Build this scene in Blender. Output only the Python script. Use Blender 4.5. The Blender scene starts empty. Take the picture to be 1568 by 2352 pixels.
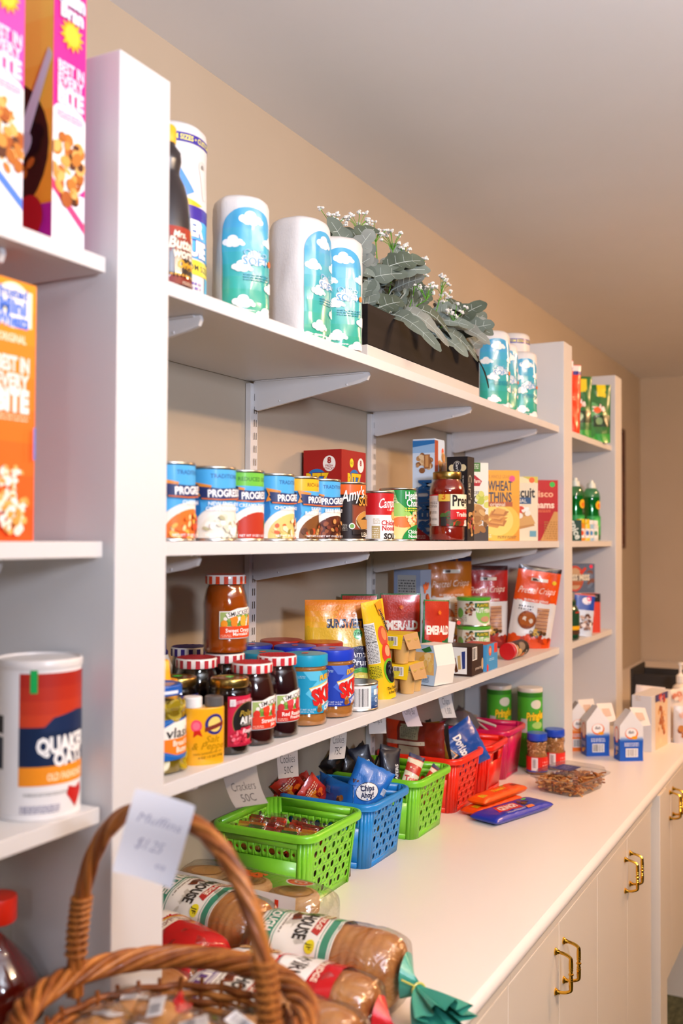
import bpy, bmesh, math, random
from mathutils import Vector, Matrix, noise
from mathutils.geometry import tessellate_polygon
PI = math.pi
SC = bpy.context.scene
COL = SC.collection
rnd = random.Random(7)

# ------------------------------------------------------------------ materials
def lin(c):
    c /= 255.0
    return c / 12.92 if c <= .04045 else ((c + .055) / 1.055) ** 2.4
def rgb(h):
    h = h.lstrip('#')
    return tuple(lin(int(h[i:i + 2], 16)) for i in (0, 2, 4)) + (1,)
MATS = {}
def M(h, fin='print'):
    k = (h, fin)
    if k in MATS: return MATS[k]
    m = bpy.data.materials.new(fin + '_' + h); m.use_nodes = True
    nt = m.node_tree; b = nt.nodes['Principled BSDF']; I = b.inputs
    I['Base Color'].default_value = rgb(h)
    r, met, coat, spec = {'print': (.45, 0, .05, .3), 'matte': (.75, 0, 0, .35), 'gloss': (.25, 0, .35, .45), 'foil': (.3, .02, .22, .45),
                          'metal': (.28, 1, 0, .5), 'paint': (.5, 0, .12, .4), 'plastic': (.33, 0, .2, .5), 'paper': (.85, 0, 0, .2),
                          'jam': (.12, 0, 1, .5)}[fin]
    I['Roughness'].default_value = r; I['Metallic'].default_value = met
    I['Coat Weight'].default_value = coat; I['Coat Roughness'].default_value = .12; I['Specular IOR Level'].default_value = spec
    if fin in ('matte', 'paint', 'plastic', 'foil'):
        t = nt.nodes.new('ShaderNodeTexNoise'); t.inputs['Scale'].default_value = 60 if fin != 'foil' else 35
        t.inputs['Detail'].default_value = 3
        bp = nt.nodes.new('ShaderNodeBump'); bp.inputs['Strength'].default_value = .05 if fin != 'foil' else .25
        bp.inputs['Distance'].default_value = .002
        nt.links.new(t.outputs['Fac'], bp.inputs['Height']); nt.links.new(bp.outputs['Normal'], I['Normal'])
    MATS[k] = m
    return m
def clear(name, tint='ffffff', gl=.08, ior=1.45, tr=1.0, bump=0, scale=40):
    if name in MATS: return MATS[name]
    m = bpy.data.materials.new(name); m.use_nodes = True; nt = m.node_tree; nt.nodes.clear()
    N = nt.nodes.new; L = nt.links.new
    o = N('ShaderNodeOutputMaterial'); mx = N('ShaderNodeMixShader'); t = N('ShaderNodeBsdfTransparent'); g = N('ShaderNodeBsdfGlossy'); f = N('ShaderNodeLayerWeight')
    pw = N('ShaderNodeMath'); pw.operation = 'POWER'; pw.inputs[1].default_value = 4; ma = N('ShaderNodeMath'); ma.operation = 'MULTIPLY_ADD'; ma.inputs[1].default_value = .55; ma.inputs[2].default_value = ((ior - 1) / (ior + 1)) ** 2 * 1.3; ma.use_clamp = True
    c = rgb(tint); t.inputs['Color'].default_value = tuple(x * tr for x in c[:3]) + (1,)
    g.inputs['Roughness'].default_value = gl
    L(f.outputs['Facing'], pw.inputs[0]); L(pw.outputs[0], ma.inputs[0]); L(ma.outputs[0], mx.inputs[0]); L(t.outputs[0], mx.inputs[1]); L(g.outputs[0], mx.inputs[2]); L(mx.outputs[0], o.inputs[0])
    if bump:
        n = N('ShaderNodeTexNoise'); n.inputs['Scale'].default_value = scale; n.inputs['Detail'].default_value = 4
        n.inputs['Distortion'].default_value = 1.2; tc = N('ShaderNodeTexCoord'); L(tc.outputs['Object'], n.inputs[0])
        b = N('ShaderNodeBump'); b.inputs['Strength'].default_value = bump; b.inputs['Distance'].default_value = .01
        L(n.outputs['Fac'], b.inputs['Height']); L(b.outputs[0], g.inputs['Normal'])
    MATS[name] = m
    return m
GLASS = clear('clear_glass', 'f4f6f2', .03, 1.5)
FILM = clear('clear_film', 'f8f7f4', .12, 2.1, .985, 1.0, 26)
PLAS = clear('clear_plastic', 'f6f6f4', .06, 1.5, .96, .25, 30)
def nmat(name, base, var, scale=(4, 4, 4), rough=.6, bump=.1, bscale=None, detail=5, metal=0, coat=0, spec=.4):
    """procedural material: noise blend of two colours with bump"""
    if name in MATS: return MATS[name]
    m = bpy.data.materials.new(name); m.use_nodes = True; nt = m.node_tree; b = nt.nodes['Principled BSDF']
    tc = nt.nodes.new('ShaderNodeTexCoord'); mp = nt.nodes.new('ShaderNodeMapping'); mp.inputs['Scale'].default_value = scale
    n = nt.nodes.new('ShaderNodeTexNoise'); n.inputs['Scale'].default_value = 1; n.inputs['Detail'].default_value = detail
    r = nt.nodes.new('ShaderNodeValToRGB'); r.color_ramp.elements[0].position = .3; r.color_ramp.elements[1].position = .7
    r.color_ramp.elements[0].color = rgb(base); r.color_ramp.elements[1].color = rgb(var)
    bp = nt.nodes.new('ShaderNodeBump'); bp.inputs['Strength'].default_value = bump; bp.inputs['Distance'].default_value = .003
    L = nt.links.new
    L(tc.outputs['Object'], mp.inputs[0]); L(mp.outputs[0], n.inputs[0]); L(n.outputs['Fac'], r.inputs[0]); L(r.outputs[0], b.inputs['Base Color'])
    L(n.outputs['Fac'], bp.inputs['Height']); L(bp.outputs[0], b.inputs['Normal'])
    b.inputs['Roughness'].default_value = rough; b.inputs['Metallic'].default_value = metal; b.inputs['Coat Weight'].default_value = coat; b.inputs['Specular IOR Level'].default_value = spec
    MATS[name] = m
    return m

# ------------------------------------------------------------------ objects
def thing(name, label, cat, loc=(0, 0, 0), rz=0, group=None, rx=0, ry=0):
    o = bpy.data.objects.new(name, None); COL.objects.link(o); o.empty_display_size = .02
    o.location = loc; o.rotation_euler = (rx, ry, rz); o['label'] = label; o['category'] = cat
    if group: o['group'] = group
    return o
def tag(o, label, cat, group=None, loc=None, rz=0, kind=None, rx=0, ry=0):
    o['label'] = label; o['category'] = cat
    if group: o['group'] = group
    if kind: o['kind'] = kind
    if loc is not None: o.location = loc; o.rotation_euler = (rx, ry, rz)
    return o
class MB:
    def __init__(s): s.v = []; s.f = []; s.m = []; s.mats = []
    def mi(s, m):
        if isinstance(m, str): m = M(m)
        if m not in s.mats: s.mats.append(m)
        return s.mats.index(m)
    def add(s, vs, fs, m):
        k = s.mi(m); b = len(s.v); s.v.extend([tuple(v) for v in vs])
        for f in fs: s.f.append(tuple(b + i for i in f)); s.m.append(k)
        return s
    def box(s, x0, x1, y0, y1, z0, z1, m, c=0):
        if c <= 0:
            v = [(x, y, z) for x in (x0, x1) for y in (y0, y1) for z in (z0, z1)]
            return s.add(v, [(0, 1, 3, 2), (4, 6, 7, 5), (0, 4, 5, 1), (2, 3, 7, 6), (0, 2, 6, 4), (1, 5, 7, 3)], m)
        bm = bmesh.new(); bmesh.ops.create_cube(bm, size=1)
        for v in bm.verts: v.co = Vector(((x0 + x1) / 2 + v.co.x * (x1 - x0), (y0 + y1) / 2 + v.co.y * (y1 - y0), (z0 + z1) / 2 + v.co.z * (z1 - z0)))
        bmesh.ops.bevel(bm, geom=list(bm.edges), offset=c, segments=2, affect='EDGES', profile=.5)
        return s.bm(bm, m)
    def bm(s, bm, m):
        bm.verts.ensure_lookup_table(); vs = [v.co[:] for v in bm.verts]; fs = [[v.index for v in f.verts] for f in bm.faces]
        bm.free(); return s.add(vs, fs, m)
    def lathe(s, prof, m, n=40, cx=0, cy=0, rib=0, z0=0, cap=True):
        rows = []
        vs = []
        for r, z in prof:
            for i in range(n):
                a = 2 * PI * i / n; rr = r - (rib if (rib and i % 2) else 0)
                vs.append((cx + rr * math.cos(a), cy + rr * math.sin(a), z + z0))
        fs = [(j * n + i, j * n + (i + 1) % n, (j + 1) * n + (i + 1) % n, (j + 1) * n + i) for j in range(len(prof) - 1) for i in range(n)]
        if cap:
            fs.append(tuple(range(n))[::-1]); fs.append(tuple((len(prof) - 1) * n + i for i in range(n)))
        return s.add(vs, fs, m)
    def tube(s, pts, r, m, n=8, closed=False, cap=True):
        pts = [Vector(p) for p in pts]; N = len(pts); vs = []
        up = Vector((.13, .21, .97)); prev = None
        for i, p in enumerate(pts):
            a = pts[(i - 1) % N] if (closed or i > 0) else p; b = pts[(i + 1) % N] if (closed or i < N - 1) else p
            t = (b - a).normalized()
            if prev is None: prev = t.cross(up).normalized()
            x = (prev - t * prev.dot(t)).normalized(); prev = x; y = t.cross(x)
            rr = r[i] if isinstance(r, (list, tuple)) else r
            for k in range(n):
                q = 2 * PI * k / n; vs.append(p + x * math.cos(q) * rr + y * math.sin(q) * rr)
        fs = []
        for i in range(N if closed else N - 1):
            for k in range(n):
                j = (i + 1) % N; fs.append((i * n + k, i * n + (k + 1) % n, j * n + (k + 1) % n, j * n + k))
        if cap and not closed: fs.append(tuple(range(n))[::-1]); fs.append(tuple((N - 1) * n + k for k in range(n)))
        return s.add(vs, fs, m)
    def ball(s, c, r, m, seg=10, sc=(1, 1, 1), jit=0, seed=0, rot=None):
        bm = bmesh.new(); bmesh.ops.create_uvsphere(bm, u_segments=seg, v_segments=max(4, seg // 2 + 1), radius=1)
        R = rot or Matrix.Identity(3)
        for v in bm.verts:
            d = 1 + (noise.noise(v.co * 1.7 + Vector((seed * 3.1, seed, 0))) * jit if jit else 0)
            v.co = Vector(c) + R @ Vector((v.co.x * r * sc[0] * d, v.co.y * r * sc[1] * d, v.co.z * r * sc[2] * d))
        return s.bm(bm, m)
    def build(s, name, parent=None, smooth=True, ang=20, label=None):
        me = bpy.data.meshes.new(name); me.from_pydata(s.v, [], s.f)
        for m in s.mats: me.materials.append(m)
        me.polygons.foreach_set('material_index', s.m)
        bm = bmesh.new(); bm.from_mesh(me); bmesh.ops.recalc_face_normals(bm, faces=bm.faces)
        if smooth:
            ca = math.radians(ang)
            for f in bm.faces: f.smooth = True
            for e in bm.edges:
                if len(e.link_faces) == 2 and e.calc_face_angle(0) > ca: e.smooth = False
        bm.to_mesh(me); bm.free()
        o = bpy.data.objects.new(name, me); COL.objects.link(o)
        if parent is not None: o.parent = parent
        if label: o['label'] = label
        return o
def struct(name, mb, label=None):
    o = mb.build(name); o['kind'] = 'structure'
    if label: o['label'] = label
    return o

# ------------------------------------------------------------------ printed artwork
TXT = {}
def text_tris(s, bold=0.0):
    k = (s, bold)
    if k in TXT: return TXT[k]
    cu = bpy.data.curves.new('txt', 'FONT'); cu.body = s; cu.size = 1; cu.resolution_u = 2; cu.offset = bold; cu.fill_mode = 'FRONT'
    ob = bpy.data.objects.new('txt', cu); me = ob.to_mesh()
    me.calc_loop_triangles(); vs = [(v.co.x, v.co.y) for v in me.vertices]
    tr = [[vs[i] for i in t.vertices] for t in me.loop_triangles]
    ob.to_mesh_clear(); bpy.data.objects.remove(ob); bpy.data.curves.remove(cu)
    if not tr: tr = [[(0, 0), (.01, 0), (0, .01)]]
    xs = [p[0] for t in tr for p in t]; ys = [p[1] for t in tr for p in t]
    TXT[k] = (tr, min(xs), max(xs), min(ys), max(ys))
    return TXT[k]
def cut(poly, ax, step):
    lo = min(p[ax] for p in poly); hi = max(p[ax] for p in poly)
    k0 = math.floor(lo / step + 1e-7); k1 = math.ceil(hi / step - 1e-7)
    if k1 - k0 <= 1: return [poly]
    out = []; rest = poly
    for k in range(k0 + 1, k1):
        c = k * step; A = []; B = []
        for i, p in enumerate(rest):
            q = rest[(i + 1) % len(rest)]
            if p[ax] <= c: A.append(p)
            if p[ax] >= c: B.append(p)
            if (p[ax] < c < q[ax]) or (q[ax] < c < p[ax]):
                t = (c - p[ax]) / (q[ax] - p[ax]); r = (p[0] + (q[0] - p[0]) * t, p[1] + (q[1] - p[1]) * t); A.append(r); B.append(r)
        if len(A) > 2: out.append(A)
        rest = B
        if len(rest) < 3: break
    if len(rest) > 2: out.append(rest)
    return out
class Art:
    """flat printed artwork in centimetres: u to the right, v up"""
    def __init__(s): s.sh = []
    def _a(s, polys, c, fin='print'): s.sh.append((polys, c, fin)); return s
    def rect(s, u0, v0, u1, v1, c, fin='print'): return s._a([[(u0, v0), (u1, v0), (u1, v1), (u0, v1)]], c, fin)
    def ell(s, cx, cy, rx, ry, c, n=22, a0=0, rot=0, fin='print'):
        cr, sr = math.cos(rot), math.sin(rot)
        P = [(rx * math.cos(2 * PI * i / n + a0), ry * math.sin(2 * PI * i / n + a0)) for i in range(n)]
        return s._a([[(cx + x * cr - y * sr, cy + x * sr + y * cr) for x, y in P]], c, fin)
    def ring(s, cx, cy, rx, ry, w, c, n=26):
        P = []
        for i in range(n):
            a, b = 2 * PI * i / n, 2 * PI * (i + 1) / n
            P.append([(cx + rx * math.cos(a), cy + ry * math.sin(a)), (cx + rx * math.cos(b), cy + ry * math.sin(b)),
                      (cx + (rx - w) * math.cos(b), cy + (ry - w) * math.sin(b)), (cx + (rx - w) * math.cos(a), cy + (ry - w) * math.sin(a))])
        return s._a(P, c)
    def poly(s, pts, c, fin='print'):
        tr = tessellate_polygon([[Vector((p[0], p[1], 0)) for p in pts]])
        return s._a([[pts[i] for i in t] for t in tr], c, fin)
    def txt(s, t, cx, cy, h, c, bold=.02, sx=1, w=None, shear=0, rot=0, out=None, ow=.03, al='c', arc=0):
        if out: s.txt(t, cx, cy, h, out, bold + ow, sx, w, shear, rot, None, 0, al, arc)
        tr, x0, x1, y0, y1 = text_tris(t, bold)
        k = h / .72; kx = k * sx
        if w: kx = w / (x1 - x0)
        ox = (x0 + x1) / 2 if al == 'c' else (x0 if al == 'l' else x1); oy = .35
        cr, sr = math.cos(rot), math.sin(rot); P = []
        for q in tr:
            R = []
            for x, y in q:
                X = (x - ox) * kx + (y - oy) * k * shear; Y = (y - oy) * k
                if arc: Y -= arc * X * X
                R.append((cx + X * cr - Y * sr, cy + X * sr + Y * cr))
            P.append(R)
        return s._a(P, c)
    def lines(s, u0, v0, u1, v1, n, c, seed=1, gap=.3):
        r = random.Random(seed); P = []; dv = (v1 - v0) / n
        for i in range(n):
            v = v0 + dv * i; u = u0
            while u < u1:
                w = min(u1 - u, r.uniform(.04, .14) * (u1 - u0)); P.append([(u, v), (u + w, v), (u + w, v + dv * .5), (u, v + dv * .5)]); u += w + gap * dv * r.uniform(.8, 2)
        return s._a(P, c)
    def bars(s, u0, v0, u1, v1, c='111111', bg='ffffff', seed=3, n=24):
        m = (u1 - u0) * .07; s.rect(u0 - m, v0 - m, u1 + m, v1 + m, bg); r = random.Random(seed); P = []; st = (u1 - u0) / n
        for i in range(n):
            w = st * r.choice((.25, .45, .75)); u = u0 + i * st; P.append([(u, v0), (u + w, v0), (u + w, v1), (u, v1)])
        return s._a(P, c)
    def blobs(s, cx, cy, rx, ry, cols, n, size, seed=1, asp=.7, shade=None):
        r = random.Random(seed)
        for i in range(n):
            a = r.uniform(0, 2 * PI); q = math.sqrt(r.random()) * .92; z = size * r.uniform(.6, 1.2)
            s.ell(cx + rx * q * math.cos(a), cy + ry * q * math.sin(a), z, z * r.uniform(asp * .6, 1), cols[i % len(cols)], 9, rot=r.uniform(0, PI))
        return s
    def star(s, cx, cy, r0, r1, n, c, a0=0):
        return s.poly([(cx + (r0 if i % 2 else r1) * math.cos(PI * i / n + a0), cy + (r0 if i % 2 else r1) * math.sin(PI * i / n + a0)) for i in range(2 * n)], c)
    def grad(s, u0, v0, u1, v1, a, b, n=8):
        A = [int(a[i:i + 2], 16) for i in (0, 2, 4)]; B = [int(b[i:i + 2], 16) for i in (0, 2, 4)]
        for i in range(n):
            t = (i + .5) / n; c = ''.join('%02x' % int(A[k] + (B[k] - A[k]) * t) for k in range(3))
            s.rect(u0, v0 + (v1 - v0) * i / n, u1, v0 + (v1 - v0) * (i + 1) / n, c)
        return s
    def emit(s, mb, fn, du=None, dv=None, eps=4e-5, fin=None, k=.01, base=0.0002, clip=None):
        for i, (polys, c, fi) in enumerate(s.sh):
            off = base + eps * i; m = M(c, fin or fi)
            vs = []; fs = []; ix = {}
            def vid(u, v):
                q_ = (round(u, 6), round(v, 6))
                if q_ not in ix: ix[q_] = len(vs); vs.append(fn(u, v, off))
                return ix[q_]
            for p in polys:
                if clip:
                    p = clip_rect(p, *clip)
                    if len(p) < 3: continue
                Q = [[(x * k, y * k) for x, y in p]]
                if du: Q = [a for q in Q for a in cut(q, 0, du)]
                if dv: Q = [a for q in Q for a in cut(q, 1, dv)]
                for q in Q:
                    w_ = []
                    for u, v in q:
                        n_ = vid(u, v)
                        if n_ not in w_: w_.append(n_)
                    if len(w_) > 2: fs.append(tuple(w_))
            if vs: mb.add(vs, fs, m)
        return mb
def clip_rect(p, u0, v0, u1, v1):
    for ax, c, sg in ((0, u0, 1), (0, u1, -1), (1, v0, 1), (1, v1, -1)):
        o = []
        for i, a in enumerate(p):
            b = p[(i + 1) % len(p)]; ia = (a[ax] - c) * sg >= 0; ib = (b[ax] - c) * sg >= 0
            if ia: o.append(a)
            if ia != ib:
                t = (c - a[ax]) / (b[ax] - a[ax]); o.append((a[0] + (b[0] - a[0]) * t, a[1] + (b[1] - a[1]) * t))
        p = o
        if len(p) < 3: return []
    return p
# mappings (local frame: the front of every product looks along +X)
def fX(x, u0=0, v0=0): return lambda u, v, o: (x + o, u + u0, v + v0)
def fY(y, u0=0, v0=0): return lambda u, v, o: (u + u0, y - o, v + v0)      # face that looks along -Y
def fZ(z, u0=0, v0=0): return lambda u, v, o: (-v + v0, u + u0, z + o)       # top face, text up = -X
def fC(r, t0=0, z0=0):
    rf = r if callable(r) else (lambda v: r); R0 = rf(0) if callable(r) else r
    return lambda u, v, o: ((rf(v) + o) * math.cos(t0 + u / R0), (rf(v) + o) * math.sin(t0 + u / R0), v + z0)

def carton(name, label, cat, dx, dy, h, loc, rz, base, front=None, side=None, top=None, group=None, tilt=0, back=None, c=.0012):
    """folding box: dx deep, dy wide (front face +X), centre of base at loc; printed faces are part of the same mesh"""
    mb = MB(); mb.box(-dx / 2, dx / 2, -dy / 2, dy / 2, 0, h, M(base), c)
    if front: front.emit(mb, fX(dx / 2, 0, 0), clip=(-dy * 50, 0.05, dy * 50, h * 100))
    if side: side.emit(mb, fY(-dy / 2, 0, 0), clip=(-dx * 50, 0.05, dx * 50, h * 100))
    if top: top.emit(mb, fZ(h))
    o = mb.build(name, smooth=False)
    return tag(o, label, cat, group, loc, math.radians(rz), ry=tilt)
def sticker(parent, fn, c='37d04f', w=.7, h=None, txt=None, label='round price sticker'):
    a = Art().ell(0, 0, w, h or w, c, 18)
    if txt: a.txt(txt, 0, 0, w * .8, '203020', 0)
    mb = MB(); a.emit(mb, fn, base=.0006); return mb.build('price_sticker', parent, smooth=False, label=label)
# ------------------------------------------------------------------ room (x = distance from the shelf wall, y = along it, z = up)
WALL = nmat('wall_paint', 'b9ab97', 'b4a691', (3, 3, 3), .8, .04)
CEIL = nmat('ceiling_paint', 'f1f0ee', 'eeedea', (3, 3, 3), .9, .05)
WHITE = nmat('white_melamine', 'd9d7d5', 'd5d3d1', (2, 2, 2), .38, .02)
CAB = nmat('cabinet_paint', 'e4d8c8', 'e0d4c4', (2, 2, 2), .42, .03)
CARPET = nmat('carpet_weave', '2f3322', '55573f', (60, 25, 60), .95, .6)
CZ = 2.463; FY = 5.62; RX = 3.3; NY = -2.6; CT = .915
struct('wall_left', MB().box(-.1, 0, NY, FY, 0, CZ, WALL))
struct('wall_far', MB().box(-.1, RX, FY, FY + .1, 0, CZ, WALL))
DARKW = nmat('wall_paint_dark', '4f453b', '4a4137', (3, 3, 3), .8, .04)  # invented dark tone for the unseen walls, cuts light bounced under the shelves
struct('wall_right', MB().box(RX, RX + .1, NY, FY, 0, CZ, DARKW))
struct('wall_near', MB().box(-.1, RX, NY - .1, NY, 0, CZ, DARKW))
struct('ceiling', MB().box(-.1, RX + .1, NY - .1, FY + .1, CZ, CZ + .1, CEIL))
struct('floor', MB().box(-.1, RX + .1, NY - .1, FY + .1, -.1, 0, CARPET))
struct('baseboard_far', MB().box(.62, RX, FY - .014, FY, 0, .11, WHITE, .003))
# dividers (boxed uprights standing on the worktop)
def divider(y0, y1, label):
    mb = MB(); mb.box(.002, .312, y0, y1, CT + .0005, 2.162, WHITE, .0015)
    return tag(mb.build('shelf_divider'), label, 'shelf divider', 'white uprights between the shelf bays')
divider(.920, 1.018, 'wide white shelf upright behind the wicker basket handle')
divider(2.902, 2.994, 'white shelf upright between the cleaning pouches and the paper towels')
divider(3.585, 3.686, 'farthest white shelf upright, beside the picture on the wall')
zs = (1.909, 1.570, 1.258)
def board(y0, y1, z, label):
    mb = MB(); mb.box(.003, .300, y0, y1, z - .019, z, WHITE, .0012)
    return tag(mb.build('shelf_board'), label, 'shelf', 'white wall shelf boards')
for k, nm in enumerate(('top', 'middle', 'bottom')):
    board(-.4, .912, zs[k], nm + ' white shelf of the near bay, under the ' + ('pink cereal boxes', 'orange cereal box', 'oats canister')[k])
    board(1.028, 2.894, zs[k], nm + ' white shelf of the long middle bay, under the ' + ('planter and paper rolls', 'soup cans', 'jam and peanut butter jars')[k])
    board(3.0, 3.58, zs[k], nm + ' white shelf of the far bay, under the ' + ('cleaning pouches', 'green soap bottles', 'cocoa box')[k])
# slotted wall standards and brackets
SLOT = M('1c1a18', 'matte')
def standard(y, z0, label):
    mb = MB(); w = .013
    mb.box(.001, .014, y - w, y + w, z0, 1.885, WHITE, .001)
    a = Art()
    z = z0 + .01
    while z < 1.87:
        for s in (-.35, .35): a.rect(s - .09, z * 100, s + .09, z * 100 + 1.4, '1c1a18', 'matte')
        z += .026
    a.emit(mb, fX(.014, y))
    return tag(mb.build('wall_standard', smooth=False), label, 'shelf track', 'slotted white metal tracks on the wall')
standard(1.146, .93, 'slotted metal wall track hidden behind the nearest soup cans')
standard(1.683, .93, 'slotted metal wall track left of the red cracker box')
standard(2.232, .93, 'slotted metal wall track right of the red cracker box')
standard(2.765, .93, 'slotted metal wall track behind the cracker cartons by the upright')
standard(.78, .93, 'slotted metal wall track in the near bay')
standard(3.12, .93, 'slotted metal wall track in the far bay')
def bracket(y, z, label):
    mb = MB(); t = .0035; L = .272
    prof = [(.014, 0), (.014, -.056), (.024, -.06), (L - .02, -.02), (L - .004, -.015), (L, -.006), (L - .002, 0)]
    n = len(prof); vs = [(p[0], y + s * t, z + p[1]) for s in (-1, 1) for p in prof]
    mb.add(vs, [tuple(range(n)), tuple(range(2 * n - 1, n - 1, -1))] + [(i, (i + 1) % n, n + (i + 1) % n, n + i) for i in range(n)], WHITE)
    mb.box(.02, L - .01, y - .008, y + .008, z - .0025, z, WHITE)
    for px, pz in ((.075, -.043), (.225, -.021)): mb.ball((px, y - t, z + pz), .0022, WHITE, 6)
    return tag(mb.build('shelf_bracket'), label, 'shelf bracket', 'white metal shelf brackets')
for y, w in ((.78, 'in the near bay'), (1.146, 'beside the near upright'), (1.683, 'left of the red cracker box'), (2.232, 'right of the red cracker box'), (2.765, 'nearest the second upright'), (3.12, 'in the far bay')):
    for k, nm in enumerate(('top', 'middle', 'bottom')):
        bracket(y, zs[k] - .0195, 'white metal bracket under the %s shelf, %s' % (nm, w))
# worktop and base cabinets
mb = MB(); r = .015; pr = [(.0, 0), (.58, 0)] + [(.585 + r * math.sin(a), -r + r * math.cos(a)) for a in [i * PI / 10 for i in range(1, 10)]] + [(.585, -.032), (0, -.032)]
n = len(pr); vs = [(p[0] + .002, y, CT + p[1]) for y in (-.5, FY - .01) for p in pr]
mb.add(vs, [tuple(range(n)), tuple(range(2 * n - 1, n - 1, -1))] + [(i, (i + 1) % n, n + (i + 1) % n, n + i) for i in range(n)], nmat('worktop_laminate', 'eee5dd', 'eae1d9', (2, 2, 2), .3, .01))
tag(mb.build('worktop'), 'long pale laminate worktop with rounded front edge under the shelves', 'worktop')
BRASS = M('e0ab3c', 'metal'); BRASS.node_tree.nodes['Principled BSDF'].inputs['Roughness'].default_value = .14
def handle(parent, x, y, z, h=.074):
    mb = MB(); pts = []; rr = []
    dpt = .030
    for t in [i / 40 for i in range(41)]:
        if t < .25: a = t / .25; p = (x + .004 + (dpt - .004) * math.sin(a * PI / 2), z + h / 2 - .010 * (1 - math.cos(a * PI / 2)))
        elif t > .75: a = (1 - t) / .25; p = (x + .004 + (dpt - .004) * math.sin(a * PI / 2), z - h / 2 + .010 * (1 - math.cos(a * PI / 2)))
        else: a = (t - .25) / .5; p = (x + dpt, z + h / 2 - .010 - (h - .020) * a)
        pts.append((p[0], y, p[1])); q = abs(t - .5)
        rr.append(.0036 + .0012 * math.sin(min(1, q / .32) * PI) - .0006)
    mb.tube(pts, rr, BRASS, 10)
    for dz, r_ in ((0, .0052), (.0075, .0043), (-.0075, .0043), (-.0115, .0046), (.0115, .0044)): mb.ball((x + dpt, y, z + dz), r_, BRASS, 10, (1, 1, .6))
    for s in (-1, 1):
        c = z + s * h / 2
        mb.add(*ring_x(x, y, c, [(.0068, 0), (.0068, .002), (.0045, .005), (.0035, .009)]), BRASS)
    return mb.build('door_handle', parent, label='curved brass pull with turned beads')
def ring_x(x, y, z, prof, n=16):
    vs = [(x + d, y + r * math.cos(2 * PI * i / n), z + r * math.sin(2 * PI * i / n)) for r, d in prof for i in range(n)]
    fs = [(j * n + i, j * n + (i + 1) % n, (j + 1) * n + (i + 1) % n, (j + 1) * n + i) for j in range(len(prof) - 1) for i in range(n)]
    return vs, fs
def cabinet(y0, y1, label, hy=True):
    t = thing('base_cabinet', label, 'cabinet', (0, 0, 0), 0, 'cream base cabinets under the worktop')
    MB().box(.004, .566, y0, y1, .0, CT - .033, CAB, .001).build('body', t)
    ym = (y0 + y1) / 2
    for a, b, hh in ((y0, ym, ym - .028), (ym, y1, ym + .028)):
        d = MB().box(.567, .580, a + .0008, b - .0008, .11, .851, CAB, .0015).build('door', t)
        handle(d, .580, hh, .770)
    MB().box(.567, .584, y0, y1, .858, CT - .033, CAB, .001).build('top_rail', t)
cabinet(.97, 1.574, 'cream base cabinet nearest the camera with flat doors')
cabinet(1.574, 2.178, 'cream base cabinet with two brass pulls seen large at lower right')
cabinet(2.178, 2.782, 'cream base cabinet with brass pulls beside the projecting post')
mb = MB().box(.30, .600, 2.803, 2.902, 0, CT - .033, CAB, .0015)
tag(mb.build('cabinet_post'), 'pale square post between the cabinets under the worktop edge', 'post')
t = thing('drawer_cabinet', 'cream cabinet beyond the post, raised above the dark carpet', 'cabinet', (0, 0, 0))
MB().box(.004, .575, 2.902, 4.9, .333, CT - .033, CAB, .001).build('body', t)
for a, b in ((2.905, 3.02), (3.02, 3.5), (3.5, 3.98), (3.98, 4.46), (4.46, 4.9)):
    MB().box(.576, .592, a + .0015, b - .0015, .333, CT - .036, CAB, .002).build('door', t)
for y in (2.995, 3.045): handle(t, .592, y, .811)
MB().box(.30, .59, 3.62, 3.70, 0, .332, CAB, .001).build('leg_panel', t)
# ------------------------------------------------------------------ camera and light
cam = bpy.data.cameras.new('camera'); co = bpy.data.objects.new('camera', cam); COL.objects.link(co); SC.camera = co
cam.sensor_fit = 'VERTICAL'; cam.sensor_height = 36; cam.sensor_width = 24; cam.lens = 2287 / 2352 * 36
cam.clip_start = .05
yaw, pit, rol = [math.radians(a) for a in (27.79, 1.513, .258)]
f = Vector((-math.sin(yaw) * math.cos(pit), math.cos(yaw) * math.cos(pit), math.sin(pit))); r0 = Vector((math.cos(yaw), math.sin(yaw), 0)); u0 = r0.cross(f)
r1 = r0 * math.cos(rol) + u0 * math.sin(rol); u1 = -r0 * math.sin(rol) + u0 * math.cos(rol)
co.matrix_world = Matrix(((r1.x, u1.x, -f.x, 1.10), (r1.y, u1.y, -f.y, 0), (r1.z, u1.z, -f.z, 1.575), (0, 0, 0, 1)))
cam.dof.use_dof = True; cam.dof.focus_distance = 1.95; cam.dof.aperture_fstop = 3.2
def area(name, loc, tgt, sx, sy, pw, c, shape='RECTANGLE'):
    l = bpy.data.lights.new(name, 'AREA'); l.shape = shape; l.size = sx; l.size_y = sy; l.energy = pw; l.color = rgb(c)[:3]
    o = bpy.data.objects.new(name, l); COL.objects.link(o); o.location = loc
    o.rotation_euler = (Vector(tgt) - Vector(loc)).to_track_quat('-Z', 'Y').to_euler(); return o
def point(name, loc, pw, c, r=.04):
    l = bpy.data.lights.new(name, 'POINT'); l.energy = pw; l.color = rgb(c)[:3]; l.shadow_soft_size = r
    o = bpy.data.objects.new(name, l); COL.objects.link(o); o.location = loc; return o
area('camera_flash', (.95, -.75, 1.62), (.3, 1.6, 1.75), .14, .2, 1.8, 'f6f6ff')
area('flash_bounce', (1.9, .2, 1.9), (1.75, .9, 2.46), .3, .3, 54, 'e2e9ff')
for i, (x, y, p) in enumerate(((1.85, .95, 16), (1.85, 1.25, 16), (1.85, 1.55, 16), (1.85, 3.3, 36), (1.85, 3.6, 36))):
    point('ceiling_lamp_%d' % i, (x, y, 2.34), p, 'ffddb6' if i < 3 else 'ffc288', .035)
w = bpy.data.worlds.new('world'); SC.world = w; w.use_nodes = True
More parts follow.
